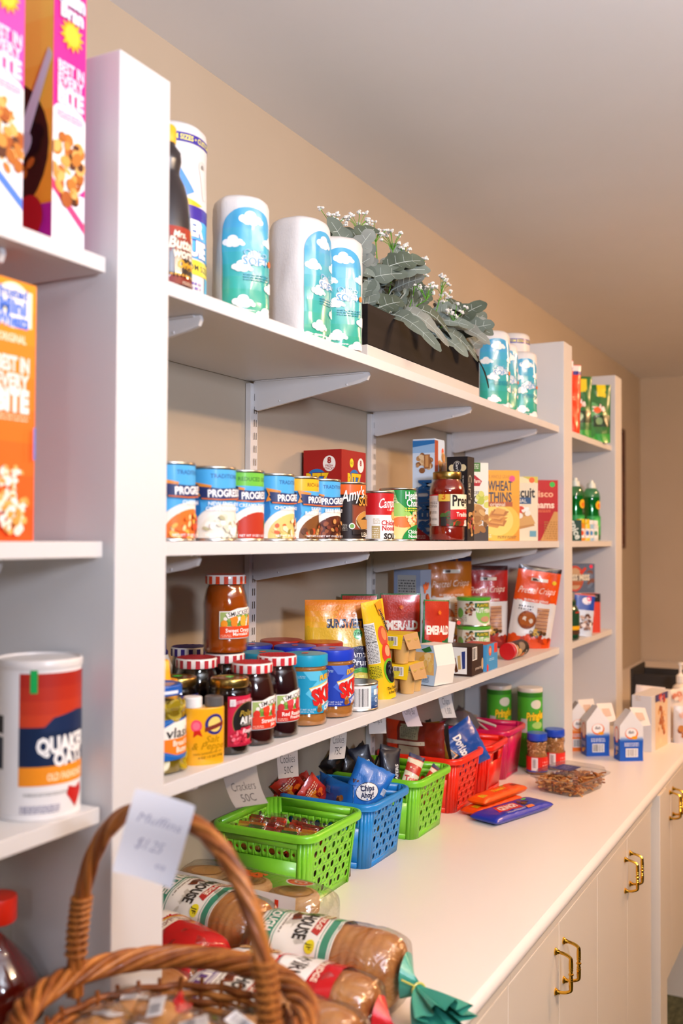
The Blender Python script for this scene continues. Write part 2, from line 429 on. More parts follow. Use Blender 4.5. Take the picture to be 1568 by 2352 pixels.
w.node_tree.nodes['Background'].inputs[0].default_value = rgb('e8dccb'); w.node_tree.nodes['Background'].inputs[1].default_value = .4
SC.view_settings.view_transform = 'Standard'; SC.view_settings.look = 'None'; SC.view_settings.gamma = 1; SC.view_settings.use_curve_mapping = False
SC.view_settings.exposure = .08
R_ = math.radians
# ================================================================== middle shelf: cans, jar, cartons
def can(name, label, x, y, r, h, art, rz=14, z=1.570, group=None, sc=.004, lidm='c9c6bf', body='c9c6bf'):
    t = thing(name, label, 'can', (x, y, z), R_(rz), group)
    MB().lathe([(r - .003, 0), (r, .0012), (r, .003), (r - .0012, .0042), (r - .0012, h - .0042), (r, h - .003), (r, h - .0012), (r - .001, h), (r - .0025, h - .0006)], M(body, 'metal'), 48, cap=False).build('body', t, ang=50)
    MB().lathe([(r - .0025, h - .0006), (r - .0035, h - .004), (r - .007, h - .0035), (r - .0075, h - .0042), (.001, h - .0042)], M(lidm, 'metal'), 48).build('lid', t, ang=50)
    mb = MB(); C = PI * r * 100
    A = Art(); A.sh = art.sh
    A.emit(mb, fC(r - .0011), du=.004, clip=(-C, .45, C, h * 100 - .45)); mb.build('label', t, ang=25)
    return t
def bowl(a, cols, cy=1.0, rx=5.6, ry=4.4, rim='efe9dc', bg=None, n=90, sz=.5, seed=1, cx=-.5):
    a.ell(cx, cy, rx, ry, 'cfc8b8', 40).ell(cx, cy + .08, rx - .12, ry - .1, rim, 40).ell(cx + .1, cy - .25, rx - .85, ry - .75, bg or cols[0], 36)
    a.blobs(cx + .1, cy - .35, rx - 1.1, ry - 1.1, cols, n, sz, seed)
def soup(flav, top, topc, food, n=90, bg=None, seed=1, side='12427f', toptxt='TRADITIONAL', rz=0, sz=.5, garnish=None):
    a = Art(); C = 12
    a.rect(-C, 0, C, 11, '4aa8e0'); a.rect(-C, 0, -6.2, 8.3, side)
    a.poly([(-6.2, 0), (-6.2, 8.3), (-5.2, 8.0), (-4.7, 4.5), (-6.0, 0)], '2b78b8')
    a.rect(-C, 8.25, C, 11, top) if top else None
    a.txt(toptxt, -.6, 9.3, .62, topc, .01)
    for i, c in enumerate(('2a55a0', '4d9b3a')): a.ell(-8.6 + .3 * i, 3.2 - i, .95, .95, 'dfe9f4' if i == 0 else side, 20)
    a.lines(-8.6, 4.6, -6.9, 7.6, 14, 'e8eef6', 4)
    bowl(a, food, n=n, bg=bg, seed=seed, sz=sz)
    a.poly([(-5.4, 8.35), (-3.2, 7.9), (-3.4, 7.3), (-4.4, 7.5), (-5.0, 7.0), (-4.6, 6.4), (-5.4, 6.2), (-5.0, 7.3)], 'e08a2a')
    a.poly([(-4.9, 7.75), (-2, 7.5), (1, 7.7), (4.8, 8.3), (4.8, 6.9), (1, 6.2), (-2, 6.0), (-4.6, 6.15)], '24305f')
    a.poly([(-4.5, 6.15), (-2, 6.0), (1, 6.2), (4.8, 6.9), (4.8, 6.75), (1, 6.0), (-2, 5.8), (-4.5, 5.95)], 'c9652a')
    a.txt('PROGRESSO', -.75, 6.9, 1.05, 'fbfbf8', .03, w=5.9, rot=.04)
    for i, l in enumerate(flav): a.txt(l, -1.0, 5.35 - .72 * i - (.0 if len(flav) > 1 else .1), .55, 'f4f8fb', .015, sx=.95)
    if garnish: garnish(a)
    a.txt('NET WT 19 OZ (1 LB 3 OZ)', -1.2, .85, .33, 'ffffff', .01)
    return a
GR = 'soup cans on the middle shelf'
can('soup_can', 'blue soup can with orange chowder bowl, nearest the white upright', .255, 1.094, .038, .107,
    soup(['CHEDDAR'], None, '1f4f8f', ['e8742a', 'd9502a', 'efb04a', 'f0d090'], seed=3), rz=18, group=GR)
can('soup_can', 'blue soup can showing creamy white clam chowder', .255, 1.193, .038, .107,
    soup(['NEW ENGLAND', 'CLAM CHOWDER'], None, '1f4f8f', ['e9e4d2', 'f4f0e4', 'dcd5bd', 'f6f3ea', 'b9b48c'], seed=4), rz=-2, group=GR)
def g1(a): a.poly([(.9, 3.0), (1.6, 3.6), (1.9, 2.6), (1.4, 1.8), (.9, 2.2)], '4c8a30')
can('soup_can', 'soup can with green top band and red tomato soup', .255, 1.2695, .038, .107,
    soup(['CREAMY TOMATO', 'WITH BASIL'], '6cbc3e', '1f5a2a', ['b5321c', 'b8361f', 'ad2c18'], n=10, bg='b5321c', seed=5, toptxt='REDUCED SODIUM', garnish=g1, sz=.8), rz=6, group=GR)
can('soup_can', 'blue soup can with chicken noodle bowl and carrot pieces', .255, 1.361, .038, .107,
    soup(['CHICKEN NOODLE'], None, '1f4f8f', ['e9c878', 'f2dea8', 'e9c070', 'e4602c', 'f3e2b4', '9a8a3a'], seed=6), rz=14, group=GR)
can('soup_can', 'soup can with yellow top band and beef barley bowl', .255, 1.442, .038, .107,
    soup(['SAVORY BEEF', 'BARLEY VEGETABLE'], 'f2b21c', '4a2a12', ['7b4a22', 'a4713a', '5e3416', 'c99a5a', 'c24a22'], seed=7, toptxt='RICH & HEARTY'), rz=26, group=GR)
can('soup_can', 'blue soup can with dark beef barley bowl, next to the black can', .255, 1.5195, .038, .107,
    soup(['BEEF BARLEY'], None, '1f4f8f', ['5a2413', '7a3218', '8f4a22', 'c68a4a', '3f180c'], seed=8), rz=2, group=GR)
a = Art(); a.rect(-12, 0, 12, 11, '231512'); a.rect(-12, 8.4, 12, 11, 'e8611f'); a.rect(-1.9, 1.9, 5.2, 6.6, '6b3a22').rect(-1.7, 2.1, 5.0, 6.4, '8a3d20')
bowl(a, ['2b1a10', '4a2c18', '6e4626', 'a58a52', '394a1c'], cy=3.6, rx=3.1, ry=1.9, rim='c28a3e', cx=1.9, n=60, sz=.3); a.rect(-1.9, 1.2, 5.2, 2.1, '231512')
a.poly([(-1.2, 3.9), (5, 3.9), (4.2, 2.2), (-.2, 2.2)], 'b98442')
a.txt("Amy's", -1.6, 8.5, 2.1, 'fbf6ee', .015, shear=.35, rot=.25, w=4.4).txt('ORGANIC', 2.2, 8.2, .6, 'e9c27a', .0).txt('SOUPS', 1.5, 7.2, 1.6, 'e59a3a', .02, w=4.4)
a.txt('LENTIL', 1.6, 1.2, .8, 'f0e4c8', .0).ell(-2.0, 2.7, .55, .55, 'f4f4ee').ell(-2.0, 2.7, .4, .4, '6fa04a').lines(-3.6, 1.9, -2.8, 3.2, 5, 'cfc8b8')
can('soup_can', 'black soup can with orange top and white script name', .255, 1.622, .0365, .107, a, rz=-14, group=GR)
def camp(l1, l2):
    a = Art(); a.rect(-12, 0, 12, 5.0, 'f2efe8').rect(-12, 5.0, 12, 11, 'c3161c')
    a.txt('Campbell’s', .4, 7.4, 1.9, 'fbf8f2', .012, shear=.3, rot=.06, w=6.4).txt('CONDENSED', .6, 6.0, .42, 'f0d9c8', 0)
    a.ell(.9, 4.9, .95, .95, 'b8924a').ell(.9, 4.9, .75, .75, 'd8b468').rect(-4.2, .5, -2.6, 2.9, 'b09a62').lines(-4.0, .7, -2.8, 2.7, 5, 'f2efe8').lines(-3.9, 3.3, -2.7, 4.4, 4, 'b09a62')
    for i, t in enumerate(l1): a.txt(t, -.2, 3.5 - 1.0 * i, .95, 'c3161c', .025)
    a.txt(l2, .1, .95, 1.1, '2c2420', .05)
    return a
can('soup_can', 'small red and white soup can half hidden behind the black can', .205, 1.762, .033, .094, camp(['Tomato'], 'SOUP'), group=GR)
can('soup_can', 'small red and white soup can showing chicken noodle in red letters', .2625, 1.738, .033, .096, camp(['Chicken', 'Noodle'], 'SOUP'), rz=-8, group=GR)
a = Art(); a.rect(-12, 0, 12, 11, '9ccc62').rect(-12, 7.6, 12, 11, 'c7e0a0').poly([(-4.6, 11), (6, 11), (6, 4.2), (-.5, 5.4), (-3.6, 8)], '138a3c')
a.grad(-12, 0, 12, 5, 'f0b03c', 'e8d87a', 4); a.ell(-3.8, 1.9, 2.6, 1.6, 'f3d48a').ell(-2.4, 3.8, 2.6, 1.1, 'e8793a')
a.poly([(-4.4, 11), (6, 11), (6, 5), (0, 5.2), (-3, 7.6)], '138a3c').blobs(.5, 4.4, 2.9, 1.5, ['f1dfae', 'e9c77a', 'dd6a34', 'e9d6a0'], 50, .45, 3)
a.ell(1.5, 0, 4.2, 3.3, '138a3c', 30).txt('Healthy', .2, 9.2, 1.5, 'ffffff', .02, w=4.6).txt('Choice', .3, 7.7, 1.5, 'ffffff', .02, w=4.3)
a.lines(-2.1, 6.0, 2.2, 6.9, 2, 'e9e04a').txt('Chicken', .2, 1.9, .75, 'ffffff', .02).txt('Noodle', .2, 1.0, .75, 'ffffff', .02).ell(-4.7, .9, .7, .55, 'e8f0d8').lines(-5.6, 7.6, -3.8, 9.8, 7, '3c6a2a')
can('soup_can', 'green soup can with noodle picture beside the red sauce jar', .255, 1.849, .038, .107, a, rz=-10, group=GR)

def jar(name, label, cat, x, y, z, prof, inner, lid, rz=-30, group=None, lab=None, labr=None, labz=(0, 0), lidart=None, lidtop=None, cont=None, fin='jam', seg=48, glass=None, stk=None):
    """glass jar: outer shell, contents, lid, label as parts"""
    t = thing(name, label, cat, (x, y, z), R_(rz), group)
    MB().lathe(prof, glass or GLASS, seg, cap=False).build('glass_jar', t, ang=50)
    pi = [(max(r - .0016, .001), max(zz, .0025)) for r, zz in prof if zz < inner[1]]
    top = pi[-1][0]; pi += [(top, inner[1]), (.001, inner[1])]; pi = [(.001, .0026)] + pi
    MB().lathe(pi, M(inner[0], fin), seg).build('contents', t, ang=50)
    r, z0, z1, c, fn = lid[:5]; rib = lid[5] if len(lid) > 5 else 0
    mb = MB(); mb.lathe([(r - .0008, z0), (r, z0 + .0012), (r, z1 - .0025), (r - .0006, z1 - .0009), (r - .002, z1), (r * .86, z1), (r * .82, z1 - (.0012 if not rib else 0)), (.001, z1 - (.0012 if not rib else 0))], M(c, fn), 72 if rib else 56, rib=0, cap=False)
    if rib:
        v = mb.v; n = 72
        for i in range(n):
            if i % 2:
                for j in (1, 2): q = v[j * n + i]; s_ = (r - rib) / r; v[j * n + i] = (q[0] * s_, q[1] * s_, q[2])
    if lidart: lidart.emit(mb, fC(r), du=.003)
    if lidtop: lidtop.emit(mb, fZ(z1))
    L = mb.build('lid', t, ang=40)
    if lab is not None:
        mb = MB(); C = PI * labr * 100
        lab.emit(mb, fC(labr), du=.004, clip=(-C, labz[0] * 100, C, labz[1] * 100)); mb.build('label', t, ang=25)
    if stk: sticker(L, (lambda u, v, o: (-v, u, z1 + o)), stk, .75, .6)
    return t
# red sauce jar
a = Art(); a.rect(-9, 2.6, 12, 11.4, 'efe9dc').rect(-9, 10.2, -1.4, 11.4, 'c8242a').txt('Amazing Mozzarella', -5, 10.9, .45, 'f4e8d0', .01).lines(-8.6, 9.2, -4.2, 10.0, 2, 'f4d8c8')
a.lines(-8.4, 7.6, -4.4, 9.0, 4, '77706a').blobs(-7.6, 6.4, .8, .6, ['c9a23c', '8a5a22'], 6, .5, 2).ell(-7.3, 4.9, .7, .7, '5a1410').blobs(-7.3, 3.5, .8, .5, ['7a3a1a', 'b5602a'], 6, .4, 3)
for q in (6.2, 4.7, 3.3): a.lines(-6.2, q, -4.4, q + .6, 2, '8a847c')
a.rect(-3.9, 2.6, 12, 11.4, '6a1a12').blobs(1, 4.6, 5, 2.2, ['c22a1a', '9c1c12', '3f5a1e', 'd8401e', '5a3a1a'], 70, .8, 8).blobs(2.6, 3.6, 1.2, .9, ['efe9dc', 'e2d8c4'], 5, .7, 3)
a.rect(-3.9, 8.9, -1.5, 11.0, 'd8b23a').txt('3', -2.8, 10, 1.4, 'c8641a', .03).rect(-1.4, 6.6, 8, 11, 'f2e6c4').poly([(-1.4, 4.8), (8, 5.4), (8, 7.4), (-1.4, 7.0)], 'c8161c')
a.txt('Prego', 1.7, 9.1, 2.5, '1a1412', .03, w=5.4).txt('Traditional', 2.2, 6.0, 1.0, 'fbf4e4', .02, w=4.6).rect(-3.4, 3.0, -2.2, 5.4, '262220')
jar('sauce_jar', 'large glass jar of red pasta sauce with gold lid among the cartons', 'jar', .255, 2.119, 1.570,
    [(.036, 0), (.039, .002), (.0405, .006), (.0405, .030), (.0395, .033), (.0395, .106), (.0405, .110), (.040, .118), (.036, .130), (.031, .138), (.030, .150)], ('8e1a0c', .140),
    (.0325, .140, .157, 'a98a4a', 'metal'), rz=-38, lab=a, labr=.0397, labz=(.034, .105))

# cartons
a = Art(); a.rect(-6, 0, 6, 20, 'a01a18')
a.ell(-1.4, 13.2, 2.6, 2.4, '1f6fb8', 30).txt('RITZ', -1.2, 13.3, 2.6, 'f2c61c', .05, w=5.6, out='8a1410', ow=.03).ell(1.7, 16.7, 1.55, 1.7, 'f6f2ec', 26).txt('8', 1.7, 17.4, 1.3, 'a01a18', .05).txt('FRESH', 1.7, 16.2, .5, 'a01a18', .02).txt('STACKS', 1.7, 15.6, .5, 'a01a18', .02)
b = Art(); b.rect(-5, 0, 5, 20, 'a01a18').ell(.2, 13.2, 2.8, 2.4, '1f6fb8', 30).txt('RITZ', .2, 13.2, 2.9, 'f2c61c', .05, w=6.5, out='8a1410').ell(3.2, 16.7, 1.5, 1.6, 'f6f2ec', 26).txt('8', 3.2, 17.2, 1.2, 'a01a18', .05).ell(-1.2, 17, .9, 1.0, 'f0dc2a').txt('GO', -1.2, 17, .6, '2a5a1a', .02)
carton('cracker_carton', 'dark red cracker box with yellow name standing behind the soup cans', 'box', .094, .118, .197, (.057, 1.948, 1.570), 0, 'a01a18', front=b, side=a)
a = Art(); a.rect(-3, 0, 3, 24, 'c9dcee').rect(-3, 21, 3, 24, '8fb6dc').poly([(-3, 22.4), (3, 23.2), (3, 24), (-3, 24)], '2a6fb0').blobs(.2, 18.6, 2.0, 2.2, ['cfa878', 'b98a58', 'e0c498', '8a5a34'], 40, .7, 4).rect(.2, 17.2, 1.7, 20.6, '9a6438').rect(.5, 17.6, 1.3, 20.4, 'c9965c')
a.txt('PREMIUM', .4, 8.0, 3.1, '1d5fa8', .06, w=13, rot=PI / 2).txt('Original Saltine', -1.7, 9.5, .8, '3a6a9a', .01, rot=PI / 2).poly([(-3, 0), (3, 0), (-3, 4.2)], 'a0202a').lines(-2.6, .5, .6, 1.5, 3, 'e8c8c8')
b = Art(); b.rect(-5, 0, 5, 24, 'c9dcee').rect(-4.6, 0, -1, 24, 'a8482a').blobs(1.2, 12, 3.0, 11, ['c9965c', 'b07a44', 'd8b078'], 50, 1.0, 5).rect(-5, 0, -4.4, 24, 'e8eef4')
t = carton('cracker_carton', 'tall pale blue saltine box with the name running upward', 'box', .057, .062, .244, (.165, 2.225, 1.570), 0, 'c9dcee', front=b, side=a)
sticker(t, fX(.0285, .018, .215), 'ff5a1e', .7, .9)
a = Art(); a.rect(-3, 0, 3, 20, '1c1a1e').ell(-1.2, 17, .8, .8, 'd8c89a').ell(1.5, 17, .8, .8, 'd8c89a').ell(.1, 17.2, 1.1, 1.4, '2c2a30').ring(.1, 17.2, 1.1, 1.4, .12, 'b8b0a0').txt("Carr's", .1, 17.2, .7, 'f2eee4', .01, rot=-PI / 2)
for i in range(4): a.txt('the story of Carr and biscuits', 1.6 - i * .75, 12.2, .36, 'dcd6c8', .005, rot=-PI / 2)
a.rect(-3, 0, -2.5, 20, 'b89a52').blobs(.3, 3.6, 1.9, 2.3, ['b07a44', 'd8a868', '8a5a30', 'c24a22'], 26, .6, 9)
b = Art(); b.rect(-5, 0, 5, 20, '221f24').txt("Carr's", -.5, 12, 2.0, 'b0a894', .01, rot=-PI / 2).blobs(0, 4.0, 4, 3, ['b07a44', 'd8a868', '6a4222', 'c9444a'], 30, .8, 9)
carton('cracker_carton', 'black cracker box with gold edge just behind the sauce jar', 'box', .052, .044, .196, (.259, 2.192, 1.570), 0, '1c1a1e', front=b, side=a)
a = Art(); a.rect(-7, 0, 7, 20, 'e9e1d0').rect(.2, 16.6, 3.2, 19.6, '4a7a34').lines(.6, 17.4, 2.8, 18.6, 3, 'e9e1d0').lines(-4.6, 17.6, -1, 18.8, 3, '8a8478').poly([(-2.8, 14.6), (-1.2, 15.8), (1.8, 15.8), (3.6, 14.4), (3, 13.2), (-2.4, 13.2)], 'b3242c').txt('Pepperidge Farm', .4, 14.4, .95, 'f4ead2', .015, w=5.6)
a.rect(-.4, 12.0, 1.4, 13.2, '6a3a1e').txt('CRACKER', .8, 11.6, .75, '3a3430', .01).txt('TRIO', .8, 10.0, 2.0, '3a3430', .01, w=4.2).blobs(3.8, 9.5, 1.4, 2.2, ['b9bf4a', 'd6d26a'], 9, .8, 4)
a.rect(-7, 0, 7, 3.6, '4f4540').blobs(.4, 5.2, 6, 3.2, ['c28a4e', 'a9713a', 'd8a868', '7d5228'], 60, 1.2, 5).ell(-3.2, 2.8, 1.6, 1.8, '2f6a34').txt('3', -3.2, 2.8, 1.6, 'f0e8d8', .03)
carton('cracker_carton', 'cream cracker trio box with small red farm logo', 'box', .036, .105, .188, (.2445, 2.262, 1.570), -48, 'e9e1d0', front=a)
a = Art(); a.grad(-8, 0, 8, 20, 'ea9410', 'f0aa10', 5).ell(.6, 5, 6, 5, 'f3c040', 30).ell(.6, 5.4, 4.2, 4, 'f6d468', 30)
a.txt('100% WHOLE GRAIN', .6, 17.0, .95, 'd88a10', .02, w=7).txt('WHEAT', 1.3, 14.6, 2.6, '3a3a48', .02, w=6.6).txt('THINS', 1.3, 11.6, 2.6, '3a3a48', .02, w=6.2).rect(-3.4, 9.1, 4.6, 10.3, 'b5561c').txt('original', .6, 9.7, 1.0, 'f8e8c8', .01)
for i in range(9): a.poly([(-2.8 + (i * 37 % 30) / 12, 4 + .4 * i), (.6 + (i * 17 % 20) / 10, 3.4 + .45 * i), (2.0 + (i * 11 % 20) / 10, 5 + .4 * i), (-1.2 + (i * 7 % 20) / 10, 5.6 + .4 * i)], ('d08a34', 'b9722a', 'dfa04a')[i % 3])
a.lines(-5.6, .9, -1, 2.0, 2, 'fbf0c0').lines(.6, .7, 5.6, 1.5, 2, '8a5a14').lines(-5, 6.2, -3.2, 7.6, 4, 'b98a2a')
t = carton('cracker_carton', 'bright yellow wheat cracker box with pink sticker', 'box', .044, .13, .187, (.221, 2.536, 1.570), -58, 'eba010', front=a)
sticker(t, fX(.022, .045, .165), 'ff4a7e', .8)
a = Art(); a.rect(-8, 0, 8, 20, 'e6d9b8').rect(-8, 16, 8, 20, 'cfc04a').poly([(-1.5, 16), (1.2, 18.2), (6, 16)], 'e8dfae').txt('Triscuit', 1.4, 13.4, 2.8, '26221e', .03, w=8.6).rect(-4.2, 10.2, 4.6, 12.0, '2a5078').txt('ORIGINAL', .2, 11.1, 1.0, 'e8e4d8', .01)
a.poly([(-3, 7), (3.6, 8.6), (5.6, 4.2), (-1.4, 2.6)], 'b9843e').poly([(-2.4, 5.8), (4.6, 7.2), (5.8, 4.8), (-.6, 3.6)], 'd0a058').blobs(2, 8.2, 2.2, 1.5, ['e0562a', 'f2efe4', 'd8401e', 'efe9d8'], 16, .8, 4).rect(4.2, 1.2, 6, 2.8, '6aa0b0')
t = carton('cracker_carton', 'cream woven wheat cracker box with blue band and orange sticker', 'box', .044, .13, .178, (.231, 2.669, 1.570), -58, 'e6d9b8', front=a)
sticker(t, fX(.022, .048, .168), 'ff6a1e', .8)
a = Art(); a.grad(-8, 0, 8, 20, 'a8181a', 'c02420', 4).txt('Nabisco', .4, 13.8, 1.9, 'f0b890', .02, w=9.4).txt('Grahams', .4, 10.6, 2.0, 'f4d8c0', .03, w=10).lines(-3, 8.4, 4.4, 9.2, 2, 'e0784a').poly([(1.2, 0), (7.4, 0), (7.4, 8.4), (5.4, 8.6)], 'c99450').lines(2.4, .6, 7, 6, 8, 'a87432').lines(-6, 1.4, -1, 3.6, 5, 'd8786a')
t = carton('cracker_carton', 'red graham cracker box with green sticker next to the upright', 'box', .030, .13, .178, (.2397, 2.848, 1.570), -56, 'b01c1c', front=a)
sticker(t, fX(.015, .048, .165), '3fbf4a', .8)

# ================================================================== top shelf
def bottle(name, label, cat, loc, rz, prof, body, cap, lab=None, labr=None, labz=None, group=None, m=None, z0=0):
    t = thing(name, label, cat, loc, R_(rz), group)
    MB().lathe(prof, m or M(body, 'jam'), 40).build('bottle', t, ang=60)
    r, a0, a1, c = cap
    MB().lathe([(r - .001, a0), (r, a0 + .002), (r, a1 - .003), (r - .002, a1), (.001, a1)], M(c, 'plastic'), 48, rib=.0006).build('cap', t, ang=40)
    if lab is not None:
        mb = MB(); C = PI * (labr(0) if callable(labr) else labr) * 100
        lab.emit(mb, fC(labr), du=.004, dv=.01 if callable(labr) else None, clip=(-C, labz[0] * 100, C, labz[1] * 100)); mb.build('label', t, ang=30)
    return t
a = Art(); a.rect(-12, 0, 12, 9, '7c1c12').rect(-12, 2.6, 12, 8.6, 'a5301a').poly([(-12, 1.6), (12, 1.6), (12, 2.4), (-12, 2.4)], 'e0a42a').ell(2.2, 7.6, 1.0, 1.1, 'f0c81e')
a.txt("Mrs.", -1.2, 7.2, .9, 'f8eed8', .02, shear=.2, out='3a100a').txt('Butter', -.4, 6.0, 1.5, 'f8eed8', .03, w=5, shear=.15, out='3a100a').txt('worth’s', .2, 4.7, 1.4, 'f8eed8', .03, w=5.2, shear=.15, out='3a100a').txt('Original', .4, 3.2, 1.1, 'f2b01e', .03, w=4.2, shear=.2).lines(-1, .5, 3, 1.0, 2, 'c8b8a0')
bottle('syrup_bottle', 'dark brown syrup bottle with yellow cap beside the near upright', 'bottle', (.258, 1.079, 1.909), 2,
       [(.034, 0), (.037, .004), (.037, .02), (.035, .08), (.034, .1), (.031, .125), (.026, .145), (.0195, .158), (.0185, .165), (.021, .178), (.0205, .190), (.013, .2), (.012, .21)], '1e0c08', (.0135, .203, .228, 'f0b414'),
       a, lambda v: .0372 - v * .03, (.004, .082))
def roll_pack(name, label, x, y, r, h, ang, group, pw=9.4, h0=.6, up=.8, z=1.909, oval=1.0):
    t = thing(name, label, 'paper rolls', (x, y, z), R_(ang), group)
    mb = MB(); n = 64; rows = []
    zs_ = [0, .004, .012] + [.012 + (h - .026) * i / 16 for i in range(1, 17)] + [h - .006, h - .001, h]
    rs = [.80, .95, 1.0] + [1.0] * 16 + [.95, .82, .45]
    def P(th, zz, rr):
        w = 1 + .05 * noise.noise(Vector((math.cos(th) * 2.2, math.sin(th) * 2.2, zz * 22 + x * 50))) + .012 * noise.noise(Vector((th * 6, zz * 60, y * 9)))
        sq = (abs(math.cos(th)) ** 2.4 + abs(math.sin(th)) ** 2.4) ** (-1 / 2.4)
        return (rr * r * w * sq * math.cos(th), rr * r * oval * w * sq * math.sin(th))
    vs = []
    for zz, rr in zip(zs_, rs):
        for i in range(n): q = P(2 * PI * i / n, zz, rr); vs.append((q[0], q[1], zz))
    fs = [(j * n + i, j * n + (i + 1) % n, (j + 1) * n + (i + 1) % n, (j + 1) * n + i) for j in range(len(zs_) - 1) for i in range(n)] + [tuple(range(n))[::-1], tuple((len(zs_) - 1) * n + i for i in range(n))]
    W_ = 'wrapped_paper'
    if W_ not in MATS:
        m = M('f2efea', 'foil'); MATS[W_] = m; m.node_tree.nodes['Principled BSDF'].inputs['Base Color'].default_value = rgb('dedbd8'); m.node_tree.nodes['Principled BSDF'].inputs['Roughness'].default_value = .55
    mb.add(vs, fs, MATS[W_]); mb.build('wrapped_rolls', t, ang=60)
    H = h * 100; a = Art(); w = pw / 2; top = H * .72
    cols = ['3aa88a', '3cab94', '3eada0', '41adab', '44adb6', '47adc0', '4aabca']
    for i, c in enumerate(cols):
        a.rect(-w, h0 + (top - h0) * i / 7, w, h0 + (top - h0) * (i + 1) / 7, c)
    a.poly([(w * math.cos(q * PI / 16), top - .05 + H * .17 * math.sin(q * PI / 16)) for q in range(17)], '4aa6d0')
    def cloud(cx, cy, k):
        for dx, dy, s_ in ((-1, 0, .62), (0, .45, .85), (1, 0, .6), (.35, -.15, .8), (-.45, -.2, .7), (1.5, -.25, .4)): a.ell(cx + dx * k, cy + dy * k, s_ * k, s_ * k * .85, 'f6f3ee', 14)
    cloud(.1, H * .79, 1.1); cloud(-w + 1.6, H * .6, .95); cloud(w - .5, H * .62, .9); cloud(.7, H * .47, 1.15); cloud(-1.2, H * .40, .9); cloud(w - .3, H * .25, .9); cloud(-.9, H * .12, 1.0); cloud(w - 1.4, .6, 1.0); cloud(-w + .6, .5, .8)
    a.txt('OhSo', .9, H * .52, 1.1, '8fb8d8', 0, w=3.6).txt('SOFT', 1.0, H * .455, 1.25, '4a9ad0', .005, w=3.9).ell(3.35, H * .455, .42, .5, 'd9692a').lines(-.9, H * .30, 3.4, H * .36, 3, '2f8fa8', 4)
    mb = MB()
    def fn(u, v, o):
        th = u / r; sc = 1.006 + o / r; zz = v
        rr = 1.0 if .012 < zz < h - .014 else .97
        q = P(th, zz, rr * sc); return (q[0], q[1], zz)
    a.emit(mb, fn, du=.004, dv=.008, base=.0003, fin='gloss', clip=(-w, .3, w, H - 1.2)); mb.build('printed_panel', t, ang=40, label='teal and sky blue panel with white clouds')
    return t
G = 'paper roll packs with cloud print'
roll_pack('toilet_roll_pack', 'wrapped paper roll with cloud print, first right of the tall towel roll', .241, 1.289, .042, .190, -38, G, 8.2)
roll_pack('toilet_roll_pack', 'widest white wrapped paper roll pack with cloud print on its right side', .232, 1.487, .050, .214, -8, G, 7.6)
roll_pack('toilet_roll_pack', 'wrapped paper roll with cloud print touching the dark planter', .248, 1.592, .046, .207, -48, G, 8.4)
roll_pack('toilet_roll_pack', 'wrapped paper roll partly covered by the trailing grey leaves', .235, 2.475, .047, .205, -50, G, 9)
roll_pack('toilet_roll_pack', 'wrapped paper roll between the leaves and the last paper towel', .22, 2.59, .045, .195, -40, G, 9)
roll_pack('toilet_roll_pack', 'small wrapped paper roll in front of the farther tall paper towel', .25, 2.684, .042, .185, -55, G, 8)
